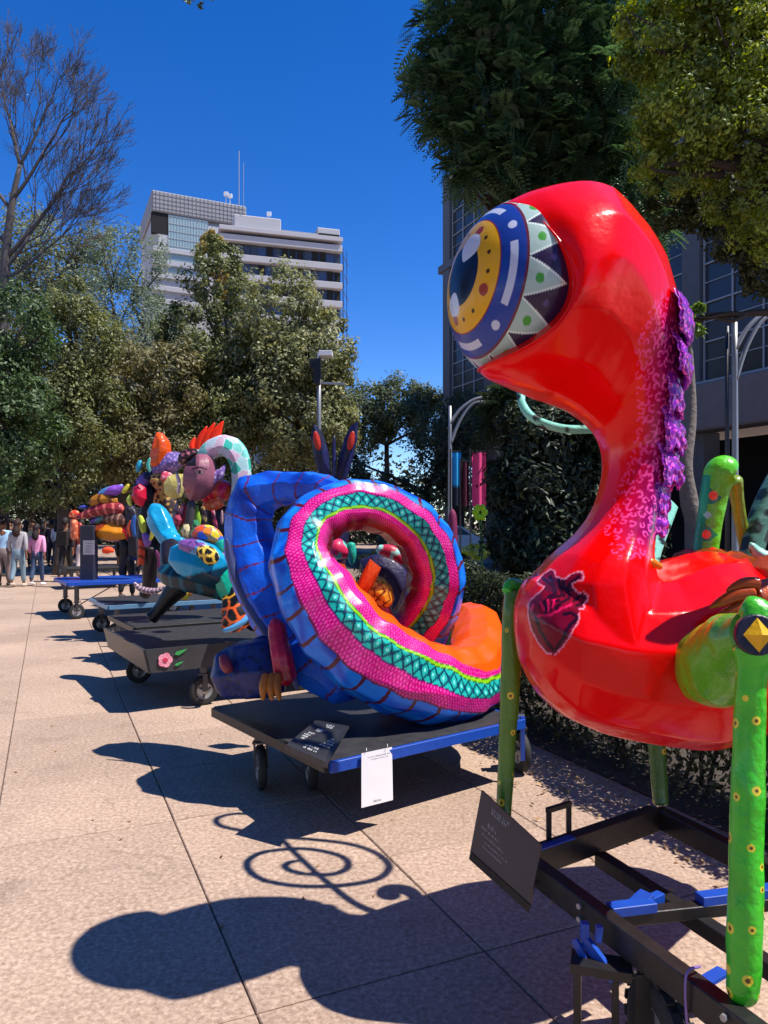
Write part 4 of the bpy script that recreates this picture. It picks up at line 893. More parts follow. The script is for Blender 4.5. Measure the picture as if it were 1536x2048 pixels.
def facep(V, U, TH):
    c = np.tile(hexc('#94586a'), (len(V), 1)); X_, Y2 = px_of(V)
    e = ((X_ - 398) / 10) ** 2 + ((Y2 - 944) / 4.5) ** 2; c[e < 1.2] = hexc('#2a1218'); c[(e < .9)] = hexc('#8a6a70'); c[((X_ - 399) ** 2 + (Y2 - 944) ** 2) < 14] = hexc('#120608')
    c[(abs(Y2 - (935 + .02 * (X_ - 398) ** 2)) < 1.6) & (abs(X_ - 398) < 15)] = hexc('#2c141c'); c[((X_ - 376) / 6) ** 2 + ((Y2 - 982) / 3) ** 2 < 1] = hexc('#a03848')
    c[(X_ < 392) & (Y2 < 932)] = hexc('#241a1c')
    return c
ptube('mask', [(398, 908, 12, z4 - .1), (402, 925, 26, z4 - .1), (400, 948, 32, z4 - .12), (396, 970, 30, z4 - .12), (388, 992, 18, z4 - .1), (384, 1004, 5, z4 - .1)], z4, M_matte, g4, facep, n=180, m=140)
ptube('nose', [(377, 944, 3, z4 - .2), (370, 966, 5, z4 - .2), (372, 974, 5, z4 - .2)], z4, M_matte, g4, hexc('#94586a'), n=16, m=10)
ptube('hair', [(362, 930, 8, z4), (372, 915, 14, z4), (390, 906, 10, z4), (404, 914, 6, z4)], z4, M_matte, g4, pt('spots', '#2a1418', '#c07080', .06, .3), n=40, m=24)
ptube('ruff', [(402, 1000, 10, z4 + .1), (415, 985, 20, z4 + .1), (432, 982, 24, z4 + .1), (450, 985, 22, z4 + .1), (462, 990, 10, z4 + .1)], z4, M_wrinkle, g4, pt('stripe', '#e01850', '#f05030', .12, .35), n=50, m=30, rough=.02)
ptube('ruff_hem', [(405, 1010, 6, z4), (425, 1010, 12, z4), (445, 1000, 12, z4)], z4, M_wrinkle, g4, pt('spots', '#f0603a', '#f0a080', .06, .3), n=30, m=20)
ptube('torso', [(430, 1010, 24, z4 + .2), (436, 1040, 28, z4 + .2), (440, 1080, 30, z4 + .2), (440, 1140, 28, z4 + .2)], z4, M_matte, g4, pt('plain', '#2a1624', jit=.3), n=40, m=24)
for x in (428, 444): ptube('rib', [(x, 1020, 2.5, z4 - .12), (x, 1050, 3, z4 - .12)], z4, M_matte, g4, hexc('#b08890'), n=8, m=8)
ptube('trunk_post', [(384, 1000, 8, z4 - .2), (380, 1040, 9, z4 - .2), (374, 1080, 8, z4 - .2), (372, 1110, 8, z4 - .2)], z4, M_matte, g4, pt('plain', '#4a4446', jit=.2), n=20, m=12)
for pts, c in (([(352, 1060, 2), (362, 1040, 8), (372, 1010, 4)], '#c83a50'), ([(350, 1075, 3), (362, 1062, 7), (374, 1045, 3)], '#5a9a30'), ([(392, 1085, 3), (396, 1050, 8), (392, 1010, 3)], '#8cb838'), ([(340, 1080, 3), (352, 1050, 5), (364, 1010, 3)], '#8a6a7c'), ([(414, 1045, 4), (416, 1080, 5), (410, 1110, 3)], '#6a3a60')):
    ptube('leaf_blade', pts, z4 - .1, M_matte, g4, pt('plain', c), n=20, m=10, squash=.5)
for (pts, c, a_) in (([(356, 1000, 3), (350, 1030, 5), (340, 1062, 4), (332, 1080, 2)], '#8a7a88', '#4a3a44'), ([(368, 1005, 3), (360, 1030, 4), (356, 1060, 2)], '#c87890', '#702a44'), ([(405, 1012, 4), (408, 1040, 6), (402, 1070, 4)], '#3a2a30', '#a08a50'), ([(424, 1020, 3), (432, 1060, 5), (430, 1100, 4)], '#5a1a3a', '#c04060')):
    ptube('ribbon', pts, z4 - .15, M_matte, g4, pt('stripe', c, a_, .12, .35), n=24, m=10, squash=.4)
for (x, y, w_, h_, c) in ((372, 1062, 10, 16, '#e0d0a0'), (392, 1052, 8, 14, '#3a8a5a'), (355, 1040, 9, 12, '#b03a54')):
    plate('scale_plate', [P(x + w_ * math.cos(q), y + h_ * math.sin(q), z4 - .3) for q in np.linspace(0, 6.28, 7)[:-1]], .03, M_matte, g4, pt('spots', c, '#201818', .06, .3), dome=.03)
ptube('collar_bone', [(352, 945, 3, z4), (358, 965, 4, z4), (356, 990, 3, z4)], z4, M_matte, g4, hexc('#d8d0d4'), n=12, m=8)
for cx, cy in ((428, 958), (440, 950)): ptube('ear_tuft', [(cx - 6, cy + 12, 3, z4 - .1), (cx, cy, 8, z4 - .1), (cx + 10, cy - 20, 3, z4 - .1)], z4, M_matte, g4, pt('spots', '#8a6ab4', '#d8c8e8', .05, .3), n=20, m=12)

# ================================================================ HORNED LILAC BEAST
g5 = thing('alebrije_sculpture', 'lilac and leopard spotted beast with tall orange horn behind the masked creature', 'sculpture', (-3.0, 10.5, .5), GRP)
z5 = 10.2
ptube('horn', [(316, 940, 12, z5), (318, 915, 18, z5), (322, 892, 18, z5), (316, 876, 12, z5), (308, 870, 5, z5)], z5, M_wrinkle, g5, pt('plain', '#e8560c', jit=.2), n=40, m=30, rough=.015)
ptube('head', [(306, 948, 8, z5), (322, 935, 16, z5), (342, 925, 20, z5), (358, 922, 16, z5), (372, 926, 7, z5)], z5, M_matte, g5, pt('spots', '#6a5aa0', '#a88ac8', .05, .35), n=90, m=60)
ptube('snout', [(300, 960, 10, z5), (318, 962, 18, z5), (330, 975, 18, z5), (322, 1000, 16, z5), (310, 1012, 8, z5)], z5, M_matte, g5, pt('spots', '#b08a50', '#2a1810', .06, .4), n=80, m=60)
ptube('cheek', [(322, 950, 8, z5 - .1), (334, 955, 12, z5 - .1), (342, 965, 8, z5 - .1)], z5, M_matte, g5, pt('spots', '#d8506a', '#f0b0b8', .06, .35), n=40, m=30)
plate('chest_plate', [P(x, y, 9.9) for x, y in ((338, 952), (352, 948), (372, 948), (370, 975), (362, 994), (345, 998), (330, 988), (328, 966))], .05, M_wrinkle, g5, pt('spots', '#d8c870', '#e8dc90', .2, .3), dome=.05)
ptube('neck', [(330, 990, 14, z5), (340, 1015, 18, z5), (345, 1040, 20, z5), (345, 1090, 24, z5)], z5, M_matte, g5, pt('spots', '#3a2a2c', '#b89050', .08, .35), n=70, m=40)
ptube('ear', [(270, 990, 8, z5), (282, 968, 12, z5), (296, 952, 10, z5), (312, 948, 5, z5)], z5, M_matte, g5, pt('stripe', '#6a5aa8', '#202848', .3, .5), n=40, m=20)
plate('tongue', [P(x, y, z5 - .2) for x, y in ((268, 976), (280, 968), (291, 976), (292, 998), (284, 1014), (272, 1008), (264, 994))], .06, M_matte, g5, hexc('#c80e38'), dome=.08)
ptube('dark_wing', [(292, 965, 10, z5 + .1), (300, 990, 16, z5 + .1), (298, 1030, 20, z5 + .1), (296, 1080, 24, z5 + .1), (300, 1130, 26, z5 + .1)], z5, M_matte, g5, pt('plain', '#1a1826', jit=.3), n=40, m=24)
for pts, c in (([(262, 990, 3), (258, 1000, 5), (262, 1012, 3)], '#c8dc60'), ([(280, 1030, 4), (285, 1050, 7), (288, 1068, 4)], '#bccc40'), ([(286, 1065, 4), (294, 1080, 9), (292, 1094, 5)], '#8a60b8'), ([(258, 968, 3), (250, 980, 5), (244, 986, 3)], '#d0c840')):
    ptube('fringe', pts, z5 - .2, M_matte, g5, pt('plain', c), n=16, m=12)
ptube('leg', [(282, 1075, 6, z5 - .2), (283, 1100, 7, z5 - .2), (282, 1130, 6, z5 - .2)], z5, M_matte, g5, pt('stripe', '#e04820', '#701c10', .12, .3), n=40, m=20)
ptube('leg', [(300, 1090, 20, z5), (300, 1130, 16, z5), (296, 1175, 12, z5), (285, 1195, 10, z5)], z5, M_matte, g5, pt('plain', '#1c1418', jit=.2), n=30, m=20)
ptube('blue_crest', [(275, 945, 3, z5), (278, 932, 6, z5), (282, 920, 3, z5)], z5, M_matte, g5, pt('plain', '#28a0c0'), n=14, m=10)
for (pts, c) in (([(300, 1040, 3), (306, 1060, 5), (300, 1082, 3)], '#d8d040'), ([(312, 1100, 3), (318, 1120, 4), (316, 1145, 3)], '#7a3060'), ([(270, 1030, 3), (266, 1050, 5), (270, 1075, 3)], '#3060a8'), ([(262, 1040, 2), (256, 1058, 4), (262, 1074, 2)], '#c04a28'), ([(300, 945, 2), (296, 930, 4), (300, 915, 2)], '#5ac0b0')):
    ptube('fringe', pts, z5 - .3, M_matte, g5, pt('plain', c), n=16, m=12, squash=.5)
ptube('claw_foot', [(268, 1165, 3, 9.6), (282, 1178, 6, 9.6), (310, 1182, 6, 9.6), (335, 1172, 2, 9.6)], 9.6, M_paint, g5, pt('stripe', '#7a6070', '#d8c0c8', .05, .3), n=40, m=14)

# ================================================================ LONG-SNOUTED STRIPED BEAST
g6 = thing('alebrije_sculpture', 'orange and purple layered beast on a dark pillar beside the walking crowd', 'sculpture', (-5.2, 13.2, .5), GRP)
z6 = 13.0
for nm, pts, f in (('jaw', [(185, 1060, 8), (200, 1062, 16), (225, 1064, 20), (250, 1066, 14), (262, 1064, 6)], pt('stripe', '#d8860c', '#a03c10', .9, .25)),
                   ('snout', [(150, 1035, 3), (170, 1030, 8), (195, 1020, 12), (225, 1018, 14), (250, 1020, 10)], pt('stripe', '#8c2430', '#d06a60', .14, .3)),
                   ('brow', [(178, 1008, 6), (195, 1000, 11), (215, 998, 10), (235, 1005, 7)], pt('stripe', '#b87820', '#6a3a10', .2, .3)),
                   ('plume', [(195, 990, 3), (212, 984, 8), (232, 980, 10), (246, 970, 3)], pt('stripe', '#8a50c0', '#5a98d8', .5, .4)),
                   ('cheek', [(205, 1040, 8), (225, 1038, 14), (245, 1040, 14), (258, 1045, 8)], pt('stripe', '#5a3a34', '#a87a60', .1, .3)),
                   ('red_jaw', [(238, 1060, 8), (252, 1064, 14), (266, 1066, 10)], pt('plain', '#c81c24')),
                   ('whisker', [(178, 1045, 3), (195, 1040, 5), (212, 1034, 3)], pt('stripe', '#6aa8a8', '#8a60b0', .3, .5)),
                   ('blue_tip', [(157, 1016, 2), (166, 1014, 4), (176, 1014, 2)], pt('plain', '#3a48a0')),
                   ('neck', [(256, 1010, 10), (268, 1040, 16), (272, 1080, 16), (270, 1120, 14)], pt('plain', '#201a26', jit=.3)),
                   ('tail', [(242, 1075, 5), (250, 1095, 8), (246, 1120, 6), (240, 1150, 4)], pt('plain', '#16161c', jit=.3))):
    ptube(nm, pts, z6, M_matte, g6, f, n=60, m=30, rough=.01)
MB().box(P(178, 1075, 12.9) * np.array([1, 1, 0]) + np.array([0, 0, 1.05]), (.24, .2, 1.0)).build('pillar', msimple('navy_pillar', (.02, .02, .04), .6), g6)
nb6 = P(178, 1095, 12.6)
placard('hanging_card', [nb6 + v for v in ((-.10, 0, .12), (.09, 0, .12), (.09, 0, -.12), (-.10, 0, -.12))], msimple('grey_card', (.35, .33, .38), .5), [(.2, .8, .2, .08), (.2, .8, .4, .08), (.2, .8, .6, .08), (.2, .8, .8, .08)], 'pale framed card on the dark pillar of the layered beast', 'card', lc=(.12, .12, .15))
g7 = thing('alebrije_sculpture', 'small red and orange figure far down the row behind the crowd', 'sculpture', (-7.5, 18.5, .5), GRP)
for nm, pts, c in (('head', [(138, 1032, 3), (148, 1028, 8), (158, 1028, 5)], '#e83a20'), ('body', [(146, 1036, 5), (150, 1055, 9), (150, 1080, 8)], '#c86040'), ('arm', [(158, 1045, 3), (163, 1060, 5), (162, 1078, 3)], '#a83028')):
    ptube(nm, pts, 18.5, M_matte, g7, pt('spots', c, '#f0a070', .1, .35), n=30, m=16)
g8 = thing('alebrije_sculpture', 'dark blue winged figure with red oval patches standing behind the serpent', 'sculpture', (-.9, 8.6, .5), GRP)
z8 = 8.6
for s, xs in ((-1, 632), (1, 706)):
    L = [(xs + s * 10, 850), (xs + s * 8, 880), (xs + s * 2, 915), (660 + s * 6 + 8, 962), (664, 958), (xs - s * 16, 920), (xs - s * 12, 880), (xs - s * 4, 856)] if s < 0 else [(716, 842), (714, 880), (704, 925), (690, 965), (672, 958), (676, 920), (688, 880), (700, 855)]
    if s < 0: L = [(628, 848), (644, 862), (656, 900), (664, 950), (656, 962), (640, 955), (628, 915), (622, 875)]
    plate('wing', [P(x, y, z8 + .04 * s) for x, y in L], .05, M_matte, g8, pt('stripe', '#1a1c50', '#0c0e28', .06, .35), dome=.05)
    c = P(xs + (2 if s < 0 else -4), 882, z8 - .1); plate('wing_patch', [c + np.array([.04 * math.cos(t) + s * .02 * math.sin(t), 0, .11 * math.sin(t)]) for t in np.linspace(0, 2 * np.pi, 16, endpoint=False)], .03, M_matte, g8, hexc('#c8301c'), (0, -1, 0), .02)
for x in (650, 668, 686): ptube('wing_rib', [(x, 965, 3), (x + (x - 668) * .7, 920, 4), (x + (x - 668) * 1.6, 870, 2)], z8 - .06, M_matte, g8, hexc('#24265e'), n=16, m=8)
ptube('torso', [(668, 950, 18, z8 + .1), (668, 1000, 24, z8 + .1), (668, 1060, 28, z8 + .1), (664, 1110, 28, z8 + .1), (662, 1150, 20, z8 + .1)], z8, M_matte, g8, pt('stripe', '#1a1a40', '#5a2030', .2, .25), n=40, m=24)

M_sblue = msimple('sky_blue_steel', (.13, .28, .45), .35, .2, .2)
def cart_at(cx, cy, w, l, h, label, edge, wr=.125, top=None):
    c = np.array([cx, cy, 0]); Q = [c - dx_ * w / 2 - dy_ * l / 2, c + dx_ * w / 2 - dy_ * l / 2, c + dx_ * w / 2 + dy_ * l / 2, c - dx_ * w / 2 + dy_ * l / 2]
    return deck_cart(label, Q, h, edge=edge, wr=wr, axis=(dx_[1], -dx_[0], 0), top=top)
c4_, _ = cart_at(-2.35, 8.95, 1.5, 1.2, .48, 'black cart with metal tow fork under the masked creature', M_black)
f0 = P(262, 1262, 8.6)
MB().bar(P(250, 1262, 8.7), P(262, 1298, 8.5), .03).bar(P(262, 1262, 8.7), P(264, 1300, 8.5), .03).pipe([P(262, 1300, 8.5) + np.array([.05 * math.cos(t), 0, .05 * math.sin(t)]) for t in np.linspace(0, 6.28, 9)], .015, 24, 8).build('tow_fork', M_galv, c4_)
c5_, _ = cart_at(-3.3, 10.9, 1.6, 1.2, .50, 'pale blue edged cart under the horned lilac beast', M_sblue)
c6_, _ = cart_at(-4.7, 13.3, 1.9, 1.3, .62, 'blue deck cart beside the crowd under the layered beast', M_blue, top=M_blue)
c7_, _ = cart_at(-.75, 8.7, 1.2, 1.1, .48, 'black cart mostly hidden behind the serpent under the winged figure', M_black)
c8_, _ = cart_at(-7.2, 18.6, 1.4, 1.1, .5, 'small far cart under the red and orange figure', M_black)

# ================================================================ TREES
def leaf_mesh(name, Pts, Nrm, size, asp, col, mat, parent, fold=True):
    n = len(Pts); r = rng; col = np.asarray(col) * 1.55
    a = r.normal(size=(n, 3)); a /= np.linalg.norm(a, axis=1)[:, None]
    b = np.cross(a, Nrm); b /= np.linalg.norm(b, axis=1)[:, None] + 1e-9; a = np.cross(Nrm, b); a /= np.linalg.norm(a, axis=1)[:, None] + 1e-9
    s = (size * r.uniform(.6, 1.35, n))[:, None]
    V = np.stack([Pts - a * s * .5, Pts + b * s * asp * .5 - Nrm * s * .08, Pts + a * s * .5, Pts - b * s * asp * .5 - Nrm * s * .08], 1).reshape(-1, 3)
    Fc = np.arange(4 * n).reshape(n, 4); return mesh(name, V, Fc, mat, parent, np.repeat(col, 4, 0), False)
def crown_points(blobs, n, clumps=26, clr=.33, shell=.55):
    vol = np.array([b[3] * b[4] * b[5] for b in blobs]) ** .7; cnt = (vol / vol.sum() * n).astype(int)
    PP, NN, CI = [], [], []
    for b, c in zip(blobs, cnt):
        C = np.array(b[:3]); Rr = np.array(b[3:6]); nc = max(6, int(clumps * (c / n) * len(blobs)))
        d = rng.normal(size=(nc, 3)); d /= np.linalg.norm(d, axis=1)[:, None]; rad = rng.uniform(shell, 1.0, nc) ** .6
        cc = d * rad[:, None]; cs_ = rng.uniform(.6, 1.4, nc) * clr
        i = rng.integers(0, nc, c); q = rng.normal(size=(c, 3)); q /= np.linalg.norm(q, axis=1)[:, None]; q *= (rng.uniform(0, 1, c) ** .5)[:, None]
        p = cc[i] + q * cs_[i][:, None]
        nn = q * .8 + d[i] * .5 + rng.normal(size=(c, 3)) * .45 + np.array([0, 0, .35]); nn /= np.linalg.norm(nn, axis=1)[:, None]
        PP.append(C + p * Rr); NN.append(nn); CI.append(rng.uniform(-1, 1, nc)[i])
    return np.vstack(PP), np.vstack(NN), np.concatenate(CI)
def limb(mb, a, b, r0, r1, bend=.12, n=6, m=6):
    a = np.asarray(a, float); b = np.asarray(b, float); L = np.linalg.norm(b - a)
    K = [a, a * .65 + b * .35 + rng.normal(size=3) * bend * L * .4, a * .3 + b * .7 + rng.normal(size=3) * bend * L * .4, b]
    mb.pipe(K, [r0, r0 * .75 + r1 * .25, r0 * .35 + r1 * .65, r1], n, m)
def tree(label, base, blobs, n, size, c1, c2, mat=None, trunk_r=.18, group='trees lining the promenade', asp=.55, bark=None, clumps=26, name='tree', clr=.33, shell=.55):
    base = np.asarray(base, float); t = thing(name, label, 'tree', base, group)
    bl = np.array(blobs); cen = bl[:, :3].mean(0); zmin = (bl[:, 2] - bl[:, 5]).min()
    tr = MB(); fork = np.array([base[0] * .6 + cen[0] * .4, base[1] * .6 + cen[1] * .4, max(1.2, zmin + .2 * (bl[:, 2].max() - zmin))])
    tr.pipe([base, base * .5 + fork * .5 + rng.normal(size=3) * .12 * np.array([1, 1, 0]), fork], [trunk_r * 1.35, trunk_r, trunk_r * .8], 10, 10)
    for b in blobs:
        limb(tr, fork, b[:3], trunk_r * .6, trunk_r * .15)
        for k in range(5):
            d = rng.normal(size=3); d /= np.linalg.norm(d); d[2] = abs(d[2]) * .6
            limb(tr, np.array(b[:3]) * .7 + fork * .3, np.array(b[:3]) + d * np.array(b[3:6]) * .9, trunk_r * .25, trunk_r * .04, n=5, m=5)
    tr.build('trunk', bark or M_bark, t, smooth=True)
    PP, NN, CI = crown_points(blobs, n, clumps, clr, shell)
    w = (rng.uniform(0, 1, len(PP)) * .6 + (CI * .5 + .5) * .4)[:, None]; c1 = np.array(c1); c2 = np.array(c2)
    col = (c1 * (1 - w) + c2 * w) * (1 + .15 * CI[:, None]) * rng.uniform(.75, 1.25, len(PP))[:, None]
    leaf_mesh('crown', PP, NN, size, asp, col.clip(0, 1), mat or M_leaf, t)
    return t
def pb(px, py, r, z, k=1.0, kd=1.0):
    c = P(px, py, z); s = r * z / F; return (c[0], c[1], c[2], s, s * kd, s * k)
OL1, OL2 = (.045, .06, .018), (.15, .16, .055)
tree('broad olive green tree at the right end of the left row', (P(590, 1080, 27)[0], 27.5, 0), [pb(560, 635, 95, 27), pb(630, 700, 88, 27), pb(520, 760, 100, 27), pb(600, 840, 110, 27), pb(650, 860, 66, 27), pb(655, 760, 58, 27)], 36000, .16, (.07, .08, .03), (.23, .23, .10), clumps=60, clr=.28)
tree('tall green tree with a yellowing top below the banded tower', (P(430, 1080, 27)[0], 28, 0), [pb(430, 560, 60, 27, 1.4), pb(400, 690, 90, 27), pb(450, 800, 100, 27), pb(370, 880, 100, 27)], 30000, .15, OL1, OL2, clumps=60, clr=.28)
t_ = thing('tree', 'slender yellow-leaved treetop rising in front of the pale tower', 'tree', (P(435, 1080, 29)[0], 29, 0), 'trees lining the promenade')
mb = MB(); limb(mb, (P(435, 1080, 29)[0], 29, 0), P(432, 520, 29), .16, .03); mb.build('trunk', M_bark, t_, smooth=True)
PP, NN, CI = crown_points([pb(428, 505, 34, 29, 1.3), pb(445, 560, 36, 29)], 3500, 14); leaf_mesh('crown', PP, NN, .15, .5, np.array([.26, .20, .05]) * rng.uniform(.6, 1.3, len(PP))[:, None], M_leaf, t_)
tree('lacy blue-green tree left of the pale tower', (P(255, 1080, 34)[0], 34, 0), [pb(215, 520, 62, 34, 1.2), pb(285, 540, 60, 34, 1.3), pb(240, 640, 95, 34), pb(310, 680, 85, 34), pb(160, 600, 60, 34)], 15000, .17, (.07, .10, .06), (.17, .2, .12), clumps=60, asp=.35, clr=.3)
tree('brown tinged tree in the middle of the left row', (P(250, 1080, 25)[0], 25, 0), [pb(250, 780, 110, 25), pb(330, 760, 80, 25), pb(200, 860, 110, 25), pb(290, 900, 100, 25)], 26000, .13, (.055, .055, .02), (.17, .15, .06), clumps=60, clr=.28)
tree('bushy olive tree beside the bare tree', (P(120, 1080, 23)[0], 23, 0), [pb(140, 690, 100, 23), pb(90, 790, 110, 23), pb(160, 830, 100, 23), pb(110, 920, 100, 23), pb(150, 620, 60, 23)], 30000, .12, (.045, .058, .018), (.15, .155, .05), clumps=60, clr=.28)
tree('deep green glossy tree at the left edge of the view', (P(-20, 1080, 19)[0], 19, 0), [pb(20, 650, 90, 19), pb(-40, 760, 110, 19), pb(30, 850, 100, 19), pb(0, 940, 80, 19)], 22000, .12, (.02, .042, .014), (.06, .10, .03), clumps=50, clr=.3)
tree('pale leafed tree above the crowd far left', (P(60, 1080, 40)[0], 40, 0), [pb(60, 520, 110, 40), pb(130, 560, 90, 40), pb(10, 620, 120, 40), pb(180, 480, 50, 40)], 16000, .2, (.06, .075, .035), (.14, .15, .08), clumps=60)
tree('dark rounded tree beyond the floodlight pole', (P(760, 1080, 44)[0], 46, 0), [pb(745, 820, 60, 45), pb(800, 815, 62, 45), pb(860, 840, 60, 45), pb(720, 850, 60, 45), pb(840, 800, 40, 45)], 22000, .2, (.03, .042, .018), (.11, .13, .06), clumps=60)
tree('dark low tree with drooping branches at the far crossing', (P(880, 1080, 36)[0], 37, 0), [pb(880, 880, 60, 36), pb(930, 850, 70, 36), pb(850, 960, 45, 36), pb(930, 950, 70, 36), pb(700, 960, 45, 36), pb(770, 975, 30, 36), pb(660, 900, 50, 36)], 16000, .17, (.02, .028, .012), (.075, .085, .04), clumps=60)
# shrubs closing the view below the crowns
def shrub(label, blobs, n, size, c1, c2, group, mat=None, asp=.5, name='shrub', clumps=40):
    b0 = blobs[0]; t = thing(name, label, 'shrub', (b0[0], b0[1], 0), group)
    PP, NN, CI = crown_points(blobs, n, clumps); PP[:, 2] = np.maximum(PP[:, 2], .03)
    w = rng.uniform(0, 1, len(PP))[:, None]; col = (np.array(c1) * (1 - w) + np.array(c2) * w) * (1 + .2 * CI[:, None])
    leaf_mesh('foliage', PP, NN, size, asp, col.clip(0, 1), mat or M_leafd, t)
    st = MB()
    for k in range(5): limb(st, (b0[0] + rng.normal() * .1, b0[1] + rng.normal() * .1, 0), np.array(b0[:3]) + rng.normal(size=3) * np.array(b0[3:6]) * .4, .04, .01)
    st.build('stem', M_bark, t, smooth=True); return t
for k, (px, z, lb) in enumerate(((40, 33, 'dark shrub mass behind the people at far left'), (150, 35, 'dark shrub mass under the brown tinged tree'), (270, 33, 'dark shrub mass behind the horned beast'), (390, 34, 'dark shrub mass behind the orange crest'), (510, 36, 'dark shrub mass behind the blue neck of the serpent'), (620, 37, 'dark shrub mass left of the winged figure'), (-80, 30, 'dark shrub mass outside the left edge'))):
    shrub(lb, [pb(px, 985, 75, z, .9), pb(px - 60, 1000, 60, z), pb(px + 60, 960, 70, z), pb(px, 915, 70, z)], 9000, .17, (.014, .02, .009), (.06, .065, .03), 'dark shrubs behind the promenade')
# extra trees standing further back fill the row
tree('dense dark tree filling the gap behind the brown tinged tree', (P(330, 1080, 48)[0], 48, 0), [pb(200, 760, 110, 48), pb(330, 800, 120, 48), pb(460, 800, 120, 48), pb(80, 800, 120, 48), pb(580, 860, 110, 48), pb(-30, 700, 100, 48)], 26000, .3, (.02, .028, .012), (.08, .085, .035), clumps=60, shell=.2, clr=.45)

for (x, y, h, lb) in ((-4, -9, 9, 'unseen tree added behind the viewpoint to block sky light, left of centre'), (4, -11, 10, 'unseen tree added behind the viewpoint to block sky light, right of centre'), (-13, -3, 9, 'unseen tree added left of the viewpoint to block sky light'), (-15, 8, 10, 'unseen tree added beyond the left side of the promenade to block sky light'), (12, -4, 9, 'unseen tree added right of the viewpoint to block sky light'), (-2, -18, 11, 'tall unseen tree added well behind the viewpoint to block sky light')):  # added out of view to keep sky light off the shaded foreground
    tree(lb, (x, y, 0), [(x, y, h * .62, 3.6, 3.6, 2.8), (x + 2, y - 1, h * .75, 2.6, 2.6, 2.4), (x - 2, y + .5, h * .7, 2.6, 2.6, 2.4), (x, y, h * .95, 2.6, 2.6, 2)], 4200, .42, (.02, .028, .01), (.06, .065, .02), clumps=50, trunk_r=.25)
wd = []
for k in range(34): wd.append((-62 + k * 2.3, 58 + 4 * math.sin(k * 1.3), 2.2 + 1.2 * math.sin(k * 2.1), 2.8, 2.2, 3.6 + math.sin(k * 1.7)))
PP, NN, CI = crown_points(wd, 30000, 120, .5, .1); PP[:, 2] = abs(PP[:, 2])
tag(leaf_mesh('woodland', PP, NN, .45, .6, np.array([.02, .026, .012]) * rng.uniform(.5, 1.8, len(PP))[:, None], M_leafd, None), 'far-off dark wood closing the end of the promenade', 'woodland', kind='stuff')
# bare winter tree on the left
ZB_ = 26.
M_barkmid = msimple('grey_brown_bark', (.10, .085, .078), .9, 0, .3, 30, .6)
bt = thing('bare_tree', 'leafless tree with fine branching twigs at the left edge against the sky', 'tree', (P(6, 1080, ZB_)[0], 15, 0), 'trees lining the promenade')
thick, thin = MB(), []
def grow(p, d, L, r, lev):
    q = p + d * L; mid = (p + q) / 2 + rng.normal(size=3) * L * .06
    if lev < 3: thick.pipe([p, mid, q], [r, r * .85, r * .68], 6, 7)
    else: thin.append((p, mid, q, r, r * .5))
    if lev >= 8: return
    k = 2 if lev < 1 else (3 if lev < 6 else 3)
    for i in range(k):
        t = rng.uniform(.45, 1) if i else 1.0; s = p + (q - p) * t
        nd = d + rng.normal(size=3) * (.42 if i else .2) * np.array([1, .8, .8]) + np.array([0, 0, .16]); nd /= np.linalg.norm(nd)
        grow(s, nd, L * rng.uniform(.62, .82), r * (.68 if i == 0 else .5), lev + 1)
tb = np.array([P(6, 1080, ZB_)[0], ZB_, 0.])
trk = [tb, P(4, 800, ZB_), P(8, 560, ZB_), P(22, 420, ZB_), P(40, 330, ZB_)]
thick.pipe(trk, [.22, .19, .16, .12, .08], 16, 9)
for p0, p1, L, r in ((a_, b_, l_ * 1.75, r_ * 1.15) for a_, b_, l_, r_ in ((P(8, 520, ZB_), P(110, 400, ZB_), 1.4, .075), (P(8, 540, ZB_), P(60, 470, ZB_), 1.3, .06), (P(22, 420, ZB_), P(-60, 300, ZB_), 1.3, .06), (P(26, 400, ZB_), P(90, 300, ZB_), 1.2, .06), (P(40, 330, ZB_), P(20, 240, ZB_), 1.1, .06), (P(40, 330, ZB_), P(80, 250, ZB_), 1.1, .05), (P(8, 480, ZB_), P(-70, 420, ZB_), 1.3, .06), (P(10, 560, ZB_), P(90, 500, ZB_), 1.2, .045))):
    thick.pipe([p0, p0 * .5 + p1 * .5 + (0, 0, -.08), p1], [r, r * .85, r * .7], 6, 7)
    d = (p1 - p0); d /= np.linalg.norm(d)
    for j in range(3):
        s = p0 + (p1 - p0) * (1 - .3 * j); nd = d + rng.normal(size=3) * .25 * j + (0, 0, .1); nd /= np.linalg.norm(nd); grow(s, nd, L * .62, r * (.68 - .1 * j), 3)
thick.build('trunk', M_barkmid, bt, smooth=True)
A = np.array([[t[0], t[1], t[2]] for t in thin]); rr_ = np.array([[t[3], (t[3] + t[4]) / 2, t[4]] for t in thin]).clip(.006)
d = A[:, 2] - A[:, 0]; d /= np.linalg.norm(d, axis=1)[:, None]; s1_ = np.cross(d, rng.normal(size=(len(d), 3))); s1_ /= np.linalg.norm(s1_, axis=1)[:, None]; s2_ = np.cross(d, s1_)
VV = np.stack([A[:, j] + rr_[:, j, None] * (math.cos(a) * s1_ + math.sin(a) * s2_) for j in range(3) for a in (0, 2.094, 4.189)], 1)
fb = np.array([[j * 3 + k, j * 3 + (k + 1) % 3, (j + 1) * 3 + (k + 1) % 3, (j + 1) * 3 + k] for j in range(2) for k in range(3)])
Fc = (np.arange(len(A))[:, None, None] * 9 + fb[None]).reshape(-1, 4)
mesh('twigs', VV.reshape(-1, 3), Fc, M_barkmid, bt, None, True)

